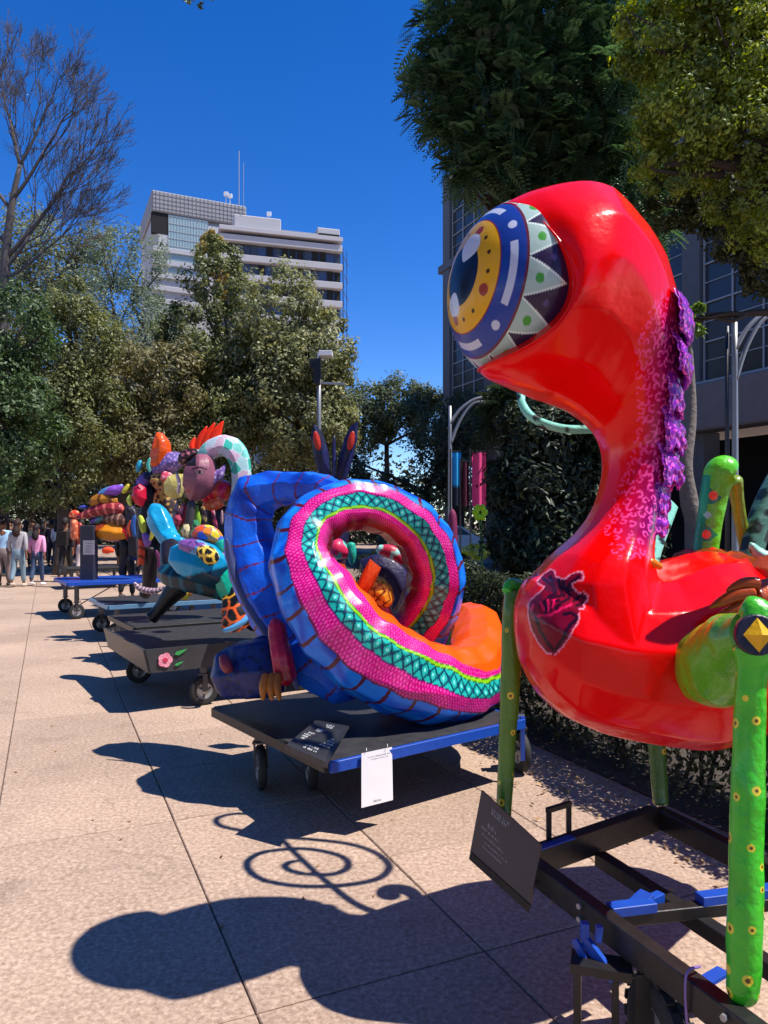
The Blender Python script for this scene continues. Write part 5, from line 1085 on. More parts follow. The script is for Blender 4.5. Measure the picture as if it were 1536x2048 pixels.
# feathery tree right: compound fronds
def frond_tree(label, base, blobs, n, flen, c1, c2, group, trunk_r=.2, pairs=9, droop=.5):
    base = np.asarray(base, float); t = thing('feathery_tree', label, 'tree', base, group)
    PP, NN, CI = crown_points(blobs, n, 60, .3, .45)
    d = NN + rng.normal(size=NN.shape) * .5; d[:, 2] -= .2; d /= np.linalg.norm(d, axis=1)[:, None]
    sd_ = np.cross(d, np.array([0, 0, 1.]) + rng.normal(size=d.shape) * .25); sd_ /= np.linalg.norm(sd_, axis=1)[:, None]; up_ = np.cross(sd_, d)
    L = flen * rng.uniform(.6, 1.2, n if len(PP) == n else len(PP))[:, None]
    Vs, Cs = [], []; w = rng.uniform(0, 1, len(PP))[:, None]
    colr = (np.array(c1) * (1 - w) + np.array(c2) * w) * (1 + .35 * CI[:, None])
    for k in range(pairs):
        s = (k + .5) / pairs; o = PP + d * L * s - np.array([0, 0, 1.]) * L * droop * s * s
        ll = L * .30 * math.sin(math.pi * (s * .8 + .15)); lw = L * .062
        for sg in (-1, 1):
            tip = o + sd_ * sg * ll + d * ll * .45 - np.array([0, 0, 1.]) * ll * .25
            Vs.append(np.stack([o - d * lw * .3, (o + tip) / 2 - d * lw * .8, tip, (o + tip) / 2 + d * lw * .8], 1)); Cs.append(colr)
    V = np.concatenate(Vs).reshape(-1, 3); Cc = np.repeat(np.concatenate(Cs), 4, 0)
    mesh('crown', V, np.arange(len(V)).reshape(-1, 4), M_leafd, t, Cc.clip(0, 1), False)
    tr = MB(); cen = np.array(blobs)[:, :3].mean(0); fork = np.array([base[0] * .8 + cen[0] * .2, base[1], base[2] + (cen[2] - base[2]) * .55])
    tr.pipe([base, base * .5 + fork * .5 + (.1, 0, 0), fork], [trunk_r * 1.3, trunk_r, trunk_r * .8], 12, 10)
    for b in blobs:
        limb(tr, fork, b[:3], trunk_r * .45, trunk_r * .1)
        for k in range(4):
            q = rng.normal(size=3); q /= np.linalg.norm(q); limb(tr, np.array(b[:3]) * .8 + fork * .2, np.array(b[:3]) + q * np.array(b[3:6]) * .85, trunk_r * .16, .008, n=5, m=5)
    tr.build('trunk', M_bark, t, smooth=True)
    return t
zj = 13.5
frond_tree('dark feathery tree above the red creature', (P(1190, 1080, zj)[0], zj + .4, 0), [pb(905, 95, 85, zj), pb(880, 190, 66, zj), pb(960, 40, 100, zj), pb(985, 190, 120, zj), pb(900, 290, 60, zj), pb(1080, 90, 140, zj), pb(1110, 230, 130, zj), pb(1020, 320, 90, zj), pb(1180, 340, 110, zj), pb(1230, 180, 130, zj), pb(1130, -60, 160, zj), pb(940, 360, 40, zj), pb(1260, 420, 90, zj + 1)], 10000, .42, (.02, .05, .018), (.11, .21, .08), 'trees lining the promenade')
zy = 10.5
tree('yellow-green tree with small leaves at the upper right', (P(1900, 1080, zy)[0], zy, 0), [pb(1330, 60, 100, zy), pb(1440, 120, 130, zy), pb(1380, 230, 110, zy), pb(1500, 280, 120, zy), pb(1330, 330, 60, zy), pb(1560, 120, 130, zy), pb(1430, -40, 120, zy), pb(1560, 420, 90, zy), pb(1470, 400, 55, zy)], 60000, .075, (.05, .075, .008), (.27, .31, .04), trunk_r=.22, clumps=70, clr=.26)
tree('dim leafy tree in front of the glass building', (P(1950, 1080, 12)[0], 12.5, 0), [pb(1490, 440, 80, 12.2), pb(1550, 520, 70, 12.2), pb(1420, 400, 60, 12.4), pb(1580, 420, 90, 12.2), pb(1350, 400, 60, 12.8), pb(1385, 640, 18, 12.2)], 17000, .09, (.02, .028, .008), (.07, .07, .025), clumps=70, mat=M_leafd, clr=.26)
# ficus behind the hedge
zf = 8.8
tree('dark bushy ficus behind the hedge left of the red neck', (P(1090, 1250, zf)[0], zf, 0), [pb(1045, 880, 50, zf), pb(1080, 840, 66, zf), pb(1120, 900, 100, zf), pb(1075, 970, 90, zf), pb(1160, 1010, 100, zf), pb(1050, 1070, 70, zf), pb(1100, 1100, 110, zf), pb(1210, 860, 100, zf), pb(1230, 1080, 90, zf)], 42000, .10, (.006, .012, .005), (.03, .04, .014), clumps=60, mat=M_leafd, asp=.4, clr=.4, shell=.3, trunk_r=.09)  # near-black leaf colours stand in for the shade of the trees to its right
frond_tree('small feathery sapling poking above the ficus', (P(1040, 1250, 9.2)[0], 9.3, 0), [pb(1000, 830, 30, 9.2), pb(1030, 800, 40, 9.2)], 300, .35, (.015, .03, .012), (.05, .08, .035), 'trees lining the promenade', trunk_r=.04)
# slim trunk by the green leg
tt = thing('tree', 'twisted grey trunk between the purple ruffle and the green leg', 'tree', (P(1385, 1250, 6.5)[0], 6.5, 0), 'trees lining the promenade')
mb = MB(); mb.pipe([np.array([P(1392, 1250, 6.5)[0], 6.5, 0]), P(1390, 1080, 6.5), P(1378, 1000, 6.5), P(1372, 930, 6.5), P(1385, 820, 6.6), P(1378, 640, 6.8)], [.11, .08, .075, .055, .035, .012], 30, 12)
mb.build('trunk', M_barkpale, tt, smooth=True)
PP, NN, CI = crown_points([pb(1385, 640, 26, 6.8, 1.3)], 300, 8); leaf_mesh('crown', PP, NN, .09, .5, np.array([.10, .16, .03]) * rng.uniform(.5, 1.3, len(PP))[:, None], M_leaf, tt)
# twig at the top of the frame
tw = thing('tree', 'leafy branch tip hanging into the top edge of the sky, with an unseen crown added overhead', 'tree', (-8.5, 1.5, 0), 'trees lining the promenade')
mb = MB(); limb(mb, P(300, -120, 9), P(390, 4, 9), .02, .004); limb(mb, (-8.5, 1.5, 0), (-6.5, 2, 8.2), .28, .16); limb(mb, (-6.5, 2, 8.2), P(300, -120, 9), .12, .02); 
OV = [(-5.5, -1, 10.3, 3.6, 3.6, 1.9), (-4.5, 3.2, 11.0, 3.2, 2.8, 1.9), (-1.6, -1.5, 9.6, 2.6, 3.2, 1.6), (-8, 2, 10.5, 3, 3.5, 2.2), (.6, -3.5, 9.5, 2.4, 2.6, 1.5)]  # unseen overhead foliage added to block sky light; only the twig shows
for b_ in OV: limb(mb, (-6.5, 2, 8.2), b_[:3], .12, .04)
PP, NN, CI = crown_points(OV, 9000, 60); leaf_mesh('sky_block_crown', PP, NN, .30, .5, np.array([.04, .05, .02]) * rng.uniform(.5, 1.3, len(PP))[:, None], M_leafd, tw)
PP, NN, CI = crown_points([pb(383, 0, 22, 9, .5), pb(400, -30, 30, 9, .6), pb(340, -70, 45, 9, .6)], 420, 12); leaf_mesh('crown', PP, NN, .06, .45, np.array([.06, .08, .03]) * rng.uniform(.5, 1.3, len(PP))[:, None], M_leaf, tw)
mb.build('trunk', M_bark, tw, smooth=True)

# hedge row
hd = thing('hedge', 'low clipped dark hedge running along the right side of the paving', 'hedge', (1.6, 5.5, 0))
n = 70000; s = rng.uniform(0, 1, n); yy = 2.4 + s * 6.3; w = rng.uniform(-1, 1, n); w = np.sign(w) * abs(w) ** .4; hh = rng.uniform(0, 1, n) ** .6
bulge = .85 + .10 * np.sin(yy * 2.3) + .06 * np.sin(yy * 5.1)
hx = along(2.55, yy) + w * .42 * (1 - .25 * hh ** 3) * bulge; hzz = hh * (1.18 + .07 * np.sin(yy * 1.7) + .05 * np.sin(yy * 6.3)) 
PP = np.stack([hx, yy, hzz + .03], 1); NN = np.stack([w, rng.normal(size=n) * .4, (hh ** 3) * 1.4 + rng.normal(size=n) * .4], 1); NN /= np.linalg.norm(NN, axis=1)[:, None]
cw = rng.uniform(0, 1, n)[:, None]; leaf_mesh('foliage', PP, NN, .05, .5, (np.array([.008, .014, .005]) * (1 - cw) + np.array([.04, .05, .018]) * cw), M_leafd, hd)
mb = MB()
for k in range(40):
    y = 2.5 + k * .155; x = along(2.55, y) + rng.normal() * .1; limb(mb, (x, y, 0), (x + rng.normal() * .15, y + rng.normal() * .1, .9), .015, .006, n=4, m=5)
mb.build('stem', M_bark, hd, smooth=True)
# fallen dry leaves
n = 900; yy = rng.uniform(2.6, 7.5, n); xx = along(1.95, yy) + rng.normal(size=n) * .22
PP = np.stack([xx, yy, np.full(n, .016)], 1); extra = np.stack([rng.uniform(-3, 1.5, 60), rng.uniform(2.3, 9, 60), np.full(60, .006)], 1); PP = np.vstack([PP, extra])
NN = np.tile([0, 0, 1.], (len(PP), 1)) + rng.normal(size=(len(PP), 3)) * .25; NN /= np.linalg.norm(NN, axis=1)[:, None]
lf = leaf_mesh('fallen_leaves', PP, NN, .035, .5, np.array([.3, .2, .1]) * rng.uniform(.4, 1.4, len(PP))[:, None], M_leaf, None); tag(lf, 'dry fallen leaves along the foot of the hedge', 'leaves', kind='stuff')

# ================================================================ BUILDINGS
def glassm(name, c, rough=.08):
    m, nt, b = mat_new(name); setc(b, c); b.inputs['Roughness'].default_value = rough; b.inputs['Specular IOR Level'].default_value = .45
    g = N(nt, 'NewGeometry'); no = N(nt, 'TexNoise', Scale=.6, Detail=3.0); nt.links.new(g.outputs['Position'], no.inputs['Vector']); bp = N(nt, 'Bump', Strength=.08, Distance=.3); nt.links.new(no.outputs[0], bp.inputs['Height']); nt.links.new(bp.outputs[0], b.inputs['Normal']); return m
M_glass = glassm('dim_office_glass', (.05, .052, .056), .12); M_glassb = glassm('blue_glass', (.05, .07, .13)); M_glassg = glassm('pale_green_glass', (.28, .4, .42), .2)
M_conc = msimple('grey_concrete', (.22, .18, .16), .8, 0, .15, 3, .2); M_concd = msimple('dark_granite', (.12, .11, .108), .6, 0, .2, 3, .1)
M_tower = msimple('pale_tower_stone', (.43, .42, .43), .8, 0, .1, .3, .1); M_towerg = msimple('grey_tower_panel', (.27, .27, .28), .7, 0, .12, .5, .1); M_void = msimple('dark_interior', (.01, .009, .009), .9)
# office block on the right, its facade parallel to the promenade
ob = thing('office_building', 'dark office block with gridded windows behind the right-hand trees', 'building', (8, 30, 0))
Ud = np.array([-.44, 1, 0]); Ud /= np.linalg.norm(Ud); Nd = np.array([-Ud[1], Ud[0], 0]); O = np.array([10.2, 24.6, 0])
f = lambda s, z, o=0.: O + Ud * s + Nd * o + np.array([0, 0, z])
S0, S1, HB = -9.0, 17.3, 20.
V = [f(S0, 6.02), f(S1, 6.02), f(S1, HB), f(S0, HB), f(S0, 6.02, -14), f(S1, 6.02, -14), f(S1, HB, -14), f(S0, HB, -14)]
mesh('wall', V, [[0, 1, 2, 3], [5, 4, 7, 6], [1, 5, 6, 2], [4, 0, 3, 7], [3, 2, 6, 7], [0, 4, 5, 1]], M_concd, ob, None, False)
MB().bar(f(S0, 5.25, .12), f(S1, 5.25, .12), .9, 1.5).build('podium_beam', M_conc, ob)
mesh('ground_floor', [f(S0, 0, -3), f(S1, 0, -3), f(S1, 4.6, -3), f(S0, 4.6, -3)], [[0, 1, 2, 3]], M_void, ob, None, False)
for k in range(7): MB().box(f(S0 + .6 + k * 4.15, 2.27, -.2), (.8, .8, 4.5), rz=math.atan2(Ud[1], Ud[0])).build('column', M_concd, ob)
for k in range(7): MB().box(f(S0 + .6 + k * 4.15, 13.0, .16), (.75, .3, 13.8), rz=math.atan2(Ud[1], Ud[0])).build('pier', M_concd, ob)
MB().bar(f(S0, 6.05, .2), f(S1, 6.05, .2), .34, .10).build('sill', M_galv, ob)
mb0 = MB()
M_mull = msimple('aluminium_mullion', (.42, .41, .40), .5, .2, .1)
pane0 = None; cnt = 0
for b_ in range(6):
    s0 = S0 + .6 + b_ * 4.15 + .42; wv = (4.15 - .84) / 3
    for rr2 in range(14):
        z0 = 6.15 + rr2 * 1.25 + (0.45 if rr2 > 6 else 0)
        if z0 > 18.6: continue
        for c_ in range(3):
            if pane0 is None:
                a = .0; v4 = np.array([(-wv / 2 + .03, 0, 0), (wv / 2 - .03, 0, 0), (wv / 2 - .03, 0, 1.19), (-wv / 2 + .03, 0, 1.19)])
                vv = np.vstack([v4, v4 - (0, .03, 0)]); pane0 = mesh('window_pane', vv, [[3, 2, 1, 0], [4, 5, 6, 7], [0, 1, 5, 4], [1, 2, 6, 5], [2, 3, 7, 6], [3, 0, 4, 7]], M_glass, None, None, False); o = pane0
            else: o = pane0.copy(); COL.objects.link(o)
            p = f(s0 + wv * (c_ + .5), z0, .10) - wloc(ob); o.parent = ob; o.location = p; o.rotation_euler = (rng.normal(0, .003), 0, math.atan2(Ud[1], Ud[0]) + rng.normal(0, .004)); cnt += 1
            mb0.bar(f(s0 + wv * (c_ + .5) - wv / 2 + .03, z0 + .62, .13), f(s0 + wv * (c_ + .5) + wv / 2 - .03, z0 + .62, .13), .03, .03)
    for c_ in range(4): mb0.bar(f(s0 + wv * c_, 6.12, .14), f(s0 + wv * c_, 19.6, .14), .055, .05, up=(Nd[0], Nd[1], 0))
    for rr2 in range(11): z0 = 6.12 + rr2 * 1.25 + (.45 if rr2 > 6 else 0); mb0.bar(f(s0, z0, .14), f(s0 + 3 * wv, z0, .14), .05, .05)
tag(mb0.build('mullion_grid', M_mull, ob), kind='stuff')
for z_ in (14.9,): MB().bar(f(S0, z_ + .22, .22), f(S1, z_ + .22, .22), .3, .4).build('floor_band', M_concd, ob)

# banded tower
def tower_box(parent, name, a, b, z0, z1, depth, mat):
    """block whose front runs from plan point a to plan point b"""
    a = np.array([a[0], a[1], 0.]); b = np.array([b[0], b[1], 0.]); d = (b - a) / np.linalg.norm(b - a); n = np.array([-d[1], d[0], 0]); n *= np.sign(n[1])
    m = (a + b) / 2 + n * depth / 2
    return MB().box((m[0], m[1], (z0 + z1) / 2), (np.linalg.norm(b - a), depth, z1 - z0), rz=math.atan2(d[1], d[0])).build(name, mat, parent)
bt2 = thing('banded_tower', 'tall tower with stacked pale balcony bands and dark window strips beyond the trees', 'building', (-25, 130, 0), 'towers beyond the trees')
ZA = 130.; a = np.array([(437 - 768) / F * ZA, ZA]); ZB = 136.; b = np.array([(682 - 768) / F * ZB, ZB])
H = lambda py, z: EYE + (HY - py) / F * z
ztop = H(470, ZA)
tower_box(bt2, 'core', a + (b - a) * .02, b - (b - a) * .02, 0, ztop - .3, 18, M_glassb)
d2 = (b - a) / np.linalg.norm(b - a); n2_ = np.array([d2[1], -d2[0]])
for k in range(9):
    zz = ztop - k * 3.35
    tower_box(bt2, 'balcony_band', a + n2_ * 1.2, b + n2_ * 1.2, zz - 1.15, zz, 19.5, M_tower)
    for j in range(16):
        if rng.random() < .75:
            p = a + (b - a) * (j + .5) / 16 + n2_ * .12; MB().box((p[0], p[1], zz - 2.25), (1.1, .15, 1.9), rz=math.atan2(d2[1], d2[0])).build('window', M_glass if rng.random() < .4 else M_void, bt2)
    for j in range(4):
        p = a + (b - a) * (j + 1) / 5 + n2_ * .3; 
tower_box(bt2, 'roof_slab', a + n2_ * 1.6, b + n2_ * 1.6, ztop + .55, ztop + 1.3, 20, M_tower)
tower_box(bt2, 'roof_setback', a + (b - a) * .05, b - (b - a) * .05, ztop, ztop + .55, 17, M_void)
tower_box(bt2, 'penthouse', a + (b - a) * .12, a + (b - a) * .5 + (0, 0), ztop + 1.3, ztop + 4.0, 9, M_tower)
tower_box(bt2, 'penthouse', a + (b - a) * .5, a + (b - a) * .80, ztop + 1.3, ztop + 2.1, 9, M_towerg)
mbx = tower_box(bt2, 'lift_tower', a + (b - a) * .80, a + (b - a) * .99, ztop + .9, ztop + 3.3, 7, M_tower)
tower_box(bt2, 'lift_tower_louvre', a + (b - a) * .81 + n2_ * .25, a + (b - a) * .985 + n2_ * .25, ztop + 1.3, ztop + 2.2, 1, M_void)
sc_ = MB()
for k in range(10):
    p = b + d2 * .35; zz = ztop - k * 3.35
    sc_.bar((p[0] - .6, p[1], zz), (p[0] + .5, p[1] + 10, zz), .12); sc_.bar((p[0], p[1], zz), (p[0], p[1], zz - 3.3), .12)
    sc_.bar((p[0], p[1], zz), (p[0], p[1] + 2.5, zz - 3.3), .1); sc_.bar((p[0] + .6, p[1] + 2, zz), (p[0] + .6, p[1] + 2, zz - 3.3), .1)
sc_.build('scaffold', M_steel, bt2)
# pale panelled tower
pt2 = thing('panelled_tower', 'pale panelled tower with green glass corner and roof mast left of the banded tower', 'building', (-40, 150, 0), 'towers beyond the trees')
ZA = 150.; a = np.array([(303 - 768) / F * ZA, ZA]); ZB = 158.; b = np.array([(492 - 768) / F * ZB, ZB]); zt = H(380, ZA)
d2 = (b - a) / np.linalg.norm(b - a); n2_ = np.array([d2[1], -d2[0]])
tower_box(pt2, 'core', a + d2 * .2, b, 0, zt - 4.2, 20, M_tower)
tower_box(pt2, 'parapet_panel', a + n2_ * .4, b + n2_ * .4, zt - 4.2, zt, 20.8, M_towerg)
mb = MB()
for j in range(24): 
    p = a + (b - a) * j / 24 + n2_ * .45; mb.box((p[0], p[1], zt - 2.1), (.05, .06, 4.1), rz=math.atan2(d2[1], d2[0]))
for j in range(1, 5): mb.bar((*(a + n2_ * .45), zt - j * .84), (*(b + n2_ * .45), zt - j * .84), .05, .05)
mb.build('panel_joint', M_concd, pt2)
tower_box(pt2, 'corner_recess', a + n2_ * .06, a + d2 * 3.3 + n2_ * .06, zt - 8.5, zt - 4.2, 1, M_void)
tower_box(pt2, 'glass_corner', a + d2 * 3.3 + n2_ * .1, a + d2 * 11.2 + n2_ * .1, zt - 16, zt - 4.3, 1, M_glassg)
mb = MB()
for j in range(15): p = a + d2 * (3.3 + j * .56) + n2_ * .16; mb.box((p[0], p[1], zt - 10.1), (.06, .06, 11.6), rz=math.atan2(d2[1], d2[0]))
for j in range(8): mb.bar((*(a + d2 * 3.3 + n2_ * .16), zt - 4.6 - j * 1.5), (*(a + d2 * 11.2 + n2_ * .16), zt - 4.6 - j * 1.5), .07, .07)
mb.build('glazing_bar', M_mull, pt2)
for k in range(5): tower_box(pt2, 'floor_band', a + d2 * .2 + n2_ * .5, a + d2 * 11 + n2_ * .5, zt - 12.2 - k * 2.6, zt - 11.2 - k * 2.6, 1, M_tower)
p = a + d2 * 11.2
mp = P(478, 412, 131)
MB().pipe([mp, mp + (0, 0, 9.6)], .09, 4, 6).pipe([mp + (.8, 0, -1), mp + (.8, 0, 7.5)], .05, 4, 6).build('roof_mast', M_galv, bt2)
mb = MB()
for px, py in ((452, 388), (460, 392), (538, 428)):
    q = P(px, py, 140); mb.box(q + (0, 0, 0), (.8, .5, .7)); mb.bar(q - (0, 0, 1.6), q, .12)
mb.build('roof_antenna', M_white, bt2)

# ================================================================ STREET FURNITURE
def street_lamp(label, x, y, h, reach, s=1):
    t = thing('street_lamp', label, 'street lamp', (x, y, 0), 'grey twin-arm street lamps')
    MB().pipe([(x, y, 0), (x, y, h * .5), (x, y, h)], [.07, .06, .045], 8, 12).build('pole', M_galv, t, smooth=True)
    b = np.array([x, y, 0.])
    for j, (z0, z1, rr2) in enumerate(((h - .5, h + .25, reach), (h - 1.1, h + .12, reach * .9))):
        MB().pipe([b + (0, 0, z0), b + (s * rr2 * .25, 0, z0 + (z1 - z0) * .55), b + (s * rr2 * .6, 0, z1 - .05), b + (s * rr2, 0, z1)], [.05, .045, .04, .035], 16, 8).build('arm', M_galv, t, smooth=True)
    MB().box(b + (s * (reach + .2), 0, h + .24), (.6, .22, .10)).build('lamp_head', M_galv, t)
    return t
street_lamp('slim grey street lamp left of the ficus with curved twin arms', P(900, 1080, 21)[0], 21, H(812, 21), 1.2)
street_lamp('tall street lamp in front of the office block at the right edge', P(1470, 1080, 14)[0], 14, H(645, 14), 1.0)
MB().pipe([(P(1459, 1080, 14)[0], 14.1, 0), (P(1459, 1080, 14)[0], 14.1, H(650, 14))], .04, 4, 10).build('conduit', M_steel, bpy.data.objects['street_lamp.001'], smooth=True)
fx = P(638, 1080, 24)[0]; t = thing('floodlight_pole', 'grey pole with square floodlight and black speaker above the winged figure', 'light pole', (fx, 24, 0))
MB().pipe([(fx, 24, 0), (fx, 24, H(705, 24))], .07, 4, 12).build('pole', M_galv, t, smooth=True)
MB().box(P(652, 709, 23.8), (.42, .5, .16)).build('floodlight', M_white, t); MB().box(P(634, 745, 23.9), (.22, .3, .75)).build('speaker', M_black, t); MB().bar((fx, 24, H(766, 24)), (P(690, 1080, 24)[0], 24, H(768, 24)), .07).build('arm', M_galv, t)
MB().box(P(630, 728, 24), (.35, .25, .3)).build('camera_box', M_black, t)
def banner(label, x0, x1, y0, y1, z, c, c2=None):
    t = thing('street_banner', label, 'banner', P((x0 + x1) / 2, 1100, z) * np.array([1, 1, 0]), 'colourful street banners')
    w = (x1 - x0) * z / F; cpt = P((x0 + x1) / 2, (y0 + y1) / 2, z); hgt = (y1 - y0) * z / F
    n = 12; g1 = np.array([[(cpt[0] + (i / n - .5) * w, z + .04 * math.sin(i * .8), cpt[2] + (.5 - j / n) * hgt) for i in range(n + 1)] for j in range(n + 1)]).reshape(-1, 3)
    ff = grid_faces(n + 1, n + 1, False); g2 = g1 + (0, .02, 0); W = np.vstack([g1, g2])
    col = np.tile(hexc(c), (len(W), 1)); 
    if c2: m = W[:, 2] < cpt[2] - hgt * .1; col[m] = hexc(c2)
    mesh('cloth', W, np.vstack([ff, ff[:, ::-1] + len(g1)]), M_skin, t, col)
    MB().bar((cpt[0] - w / 2 - .04, z + .02, 0), (cpt[0] - w / 2 - .04, z + .02, cpt[2] + hgt / 2 + .1), .04).bar((cpt[0] - w / 2, z + .02, cpt[2] + hgt / 2 + .04), (cpt[0] + w / 2, z + .02, cpt[2] + hgt / 2 + .04), .03).build('pole', M_steel, t)
banner('sky blue banner over a navy one beside the slim lamp', 904, 922, 905, 1012, 20, '#1ea0e0', '#101834')
banner('pink banner half hidden by ficus leaves', 944, 972, 905, 1012, 19.5, '#e0407a')
banner('dark red banner next to the pink one', 924, 938, 925, 1012, 19.8, '#5a1c34')
t = thing('magenta_pillar', 'narrow magenta pillar standing right of the white car', 'pillar', P(905, 1090, 19) * np.array([1, 1, 0]))
tube('shaft', [P(905, 1120, 19), P(905, 1090, 19), P(905, 1050, 19), P(905, 1018, 19)], [.12, .13, .12, .08], M_skin, t, 16, 14, hexc('#7a1c4a'))
# lime flower sculpture on its stem
lz = 11.5; lb = P(960, 1025, lz); t = thing('flower_sculpture', 'bright lime papier-mache flower in front of the dark ficus', 'sculpture', (lb[0], lz, 0))
MB().pipe([(lb[0], lz, 0), (lb[0] + .03, lz, 1.0), lb], .02, 12, 8).build('stem', msimple('green_stem', (.05, .15, .03), .6), t)
for k in range(6):
    an = k * 1.05; c = lb + np.array([.07 * math.cos(an), -.02, .08 * math.sin(an)]); plate('petal', [c + np.array([.05 * math.cos(q), 0, .055 * math.sin(q)]) for q in np.linspace(0, 2 * np.pi, 9, endpoint=False)], .03, M_matte, t, hexc('#b4e41c'), (0, -1, .2), .02)
t = thing('leafy_plant', 'sunlit yellow-green plant low in front of the ficus', 'plant', P(955, 1105, 11.8) * np.array([1, 1, 0]))
PP, NN, CI = crown_points([pb(955, 1102, 26, 11.8, .6), pb(975, 1098, 14, 11.8, .6)], 260, 10); leaf_mesh('leaves', PP, NN, .10, .45, np.array([.30, .36, .06]) * rng.uniform(.5, 1.3, len(PP))[:, None], M_leaf, t)
# white car at the crossing
def car(label, px, z, rz, c):
    t = thing('parked_car', label, 'car', (P(px, 1080, z)[0], z, 0)); cx = P(px, 1080, z)[0]
    prof = [(-2.1, .35), (-2.15, .75), (-1.95, .95), (-1.2, 1.02), (-.6, 1.42), (.7, 1.45), (1.35, 1.0), (2.0, .85), (2.15, .6), (2.1, .3)]
    V = []; 
    for s in (-.85, -.8, .8, .85):
        for (x, zz) in prof: V.append((x, s * (1 if zz < 1.1 else .86), zz - (0.03 if abs(s) > .82 else 0)))
    m = len(prof); Fc = [[r_ * m + i, r_ * m + (i + 1) % m, (r_ + 1) * m + (i + 1) % m, (r_ + 1) * m + i] for r_ in range(3) for i in range(m)] + [list(range(m))[::-1], [3 * m + i for i in range(m)]]
    cz_, sz_ = math.cos(rz), math.sin(rz); Mx = np.array([[cz_, -sz_, 0], [sz_, cz_, 0], [0, 0, 1]]); tr = lambda A: np.asarray(A, float) @ Mx.T + np.array([cx, z, 0])
    mesh('body', tr(V), Fc, M_white if c is None else c, t, None, False)
    for s in (-1, 1):
        mesh('side_window', tr([(-1.0, s * .84, 1.05), (-.55, s * .78, 1.36), (.62, s * .78, 1.39), (1.1, s * .84, 1.05)]), [[0, 1, 2, 3]], M_glass, t, None, False)
        for x in (-1.35, 1.35): wheel_mesh(t, tr([(x, s * .78, .32)])[0], .32, .2, Mx @ np.array([0, 1, 0]))
    mesh('windscreen', tr([(.78, -.68, 1.40), (1.30, -.76, 1.04), (1.30, .76, 1.04), (.78, .68, 1.40)]) + (.0, 0, .012), [[0, 1, 2, 3]], M_glass, t, None, False)
    mesh('rear_window', tr([(-.68, -.68, 1.38), (-1.14, -.76, 1.06), (-1.14, .76, 1.06), (-.68, .68, 1.38)]) + (0, 0, .012), [[3, 2, 1, 0]], M_glass, t, None, False)
car('white car crossing beyond the coil beside the magenta pillar', 884, 34, .2, None)
# striped board in the crowd
sb = P(112, 1042, 34); t = thing('striped_sign', 'distant white and black striped board above the crowd', 'sign', (sb[0], 34, 0))
for k in range(2): MB().box(sb + (0, 0, .18 - k * .24), (.9, .04, .13)).build('white_slat', M_white, t)
MB().box(sb + (0, .04, 0.03), (1.0, .03, .55)).build('board', M_black, t); MB().bar((sb[0], 34.1, 0), (sb[0], 34.1, sb[2]), .06).build('post', M_steel, t)

# ================================================================ PEOPLE
def skin_mesh(name, pts, edges, rad, mat, parent, col, root=0, sub=1):
    me = bpy.data.meshes.new(name + '_sk'); me.from_pydata([tuple(map(float, p)) for p in pts], edges, []); ob_ = bpy.data.objects.new('tmp', me); COL.objects.link(ob_)
    md = ob_.modifiers.new('s', 'SKIN'); md.use_smooth_shade = True
    for i, v in enumerate(me.skin_vertices[0].data): v.radius = rad[i] if hasattr(rad[i], '__len__') else (rad[i], rad[i]); v.use_root = (i == root)
    sb_ = ob_.modifiers.new('u', 'SUBSURF'); sb_.levels = sub; sb_.render_levels = sub
    dg = bpy.context.evaluated_depsgraph_get(); dg.update(); nm = bpy.data.meshes.new_from_object(ob_.evaluated_get(dg)); bpy.data.objects.remove(ob_)
    nm.name = name; nm.materials.clear(); nm.materials.append(mat)
    a = nm.color_attributes.new('Col', 'FLOAT_COLOR', 'POINT'); c = np.ones((len(nm.vertices), 4)); c[:, :3] = col; a.data.foreach_set('color', c.ravel())
    nm.polygons.foreach_set('use_smooth', np.ones(len(nm.polygons), bool))
    o = bpy.data.objects.new(name, nm); COL.objects.link(o); o.parent = parent; return o
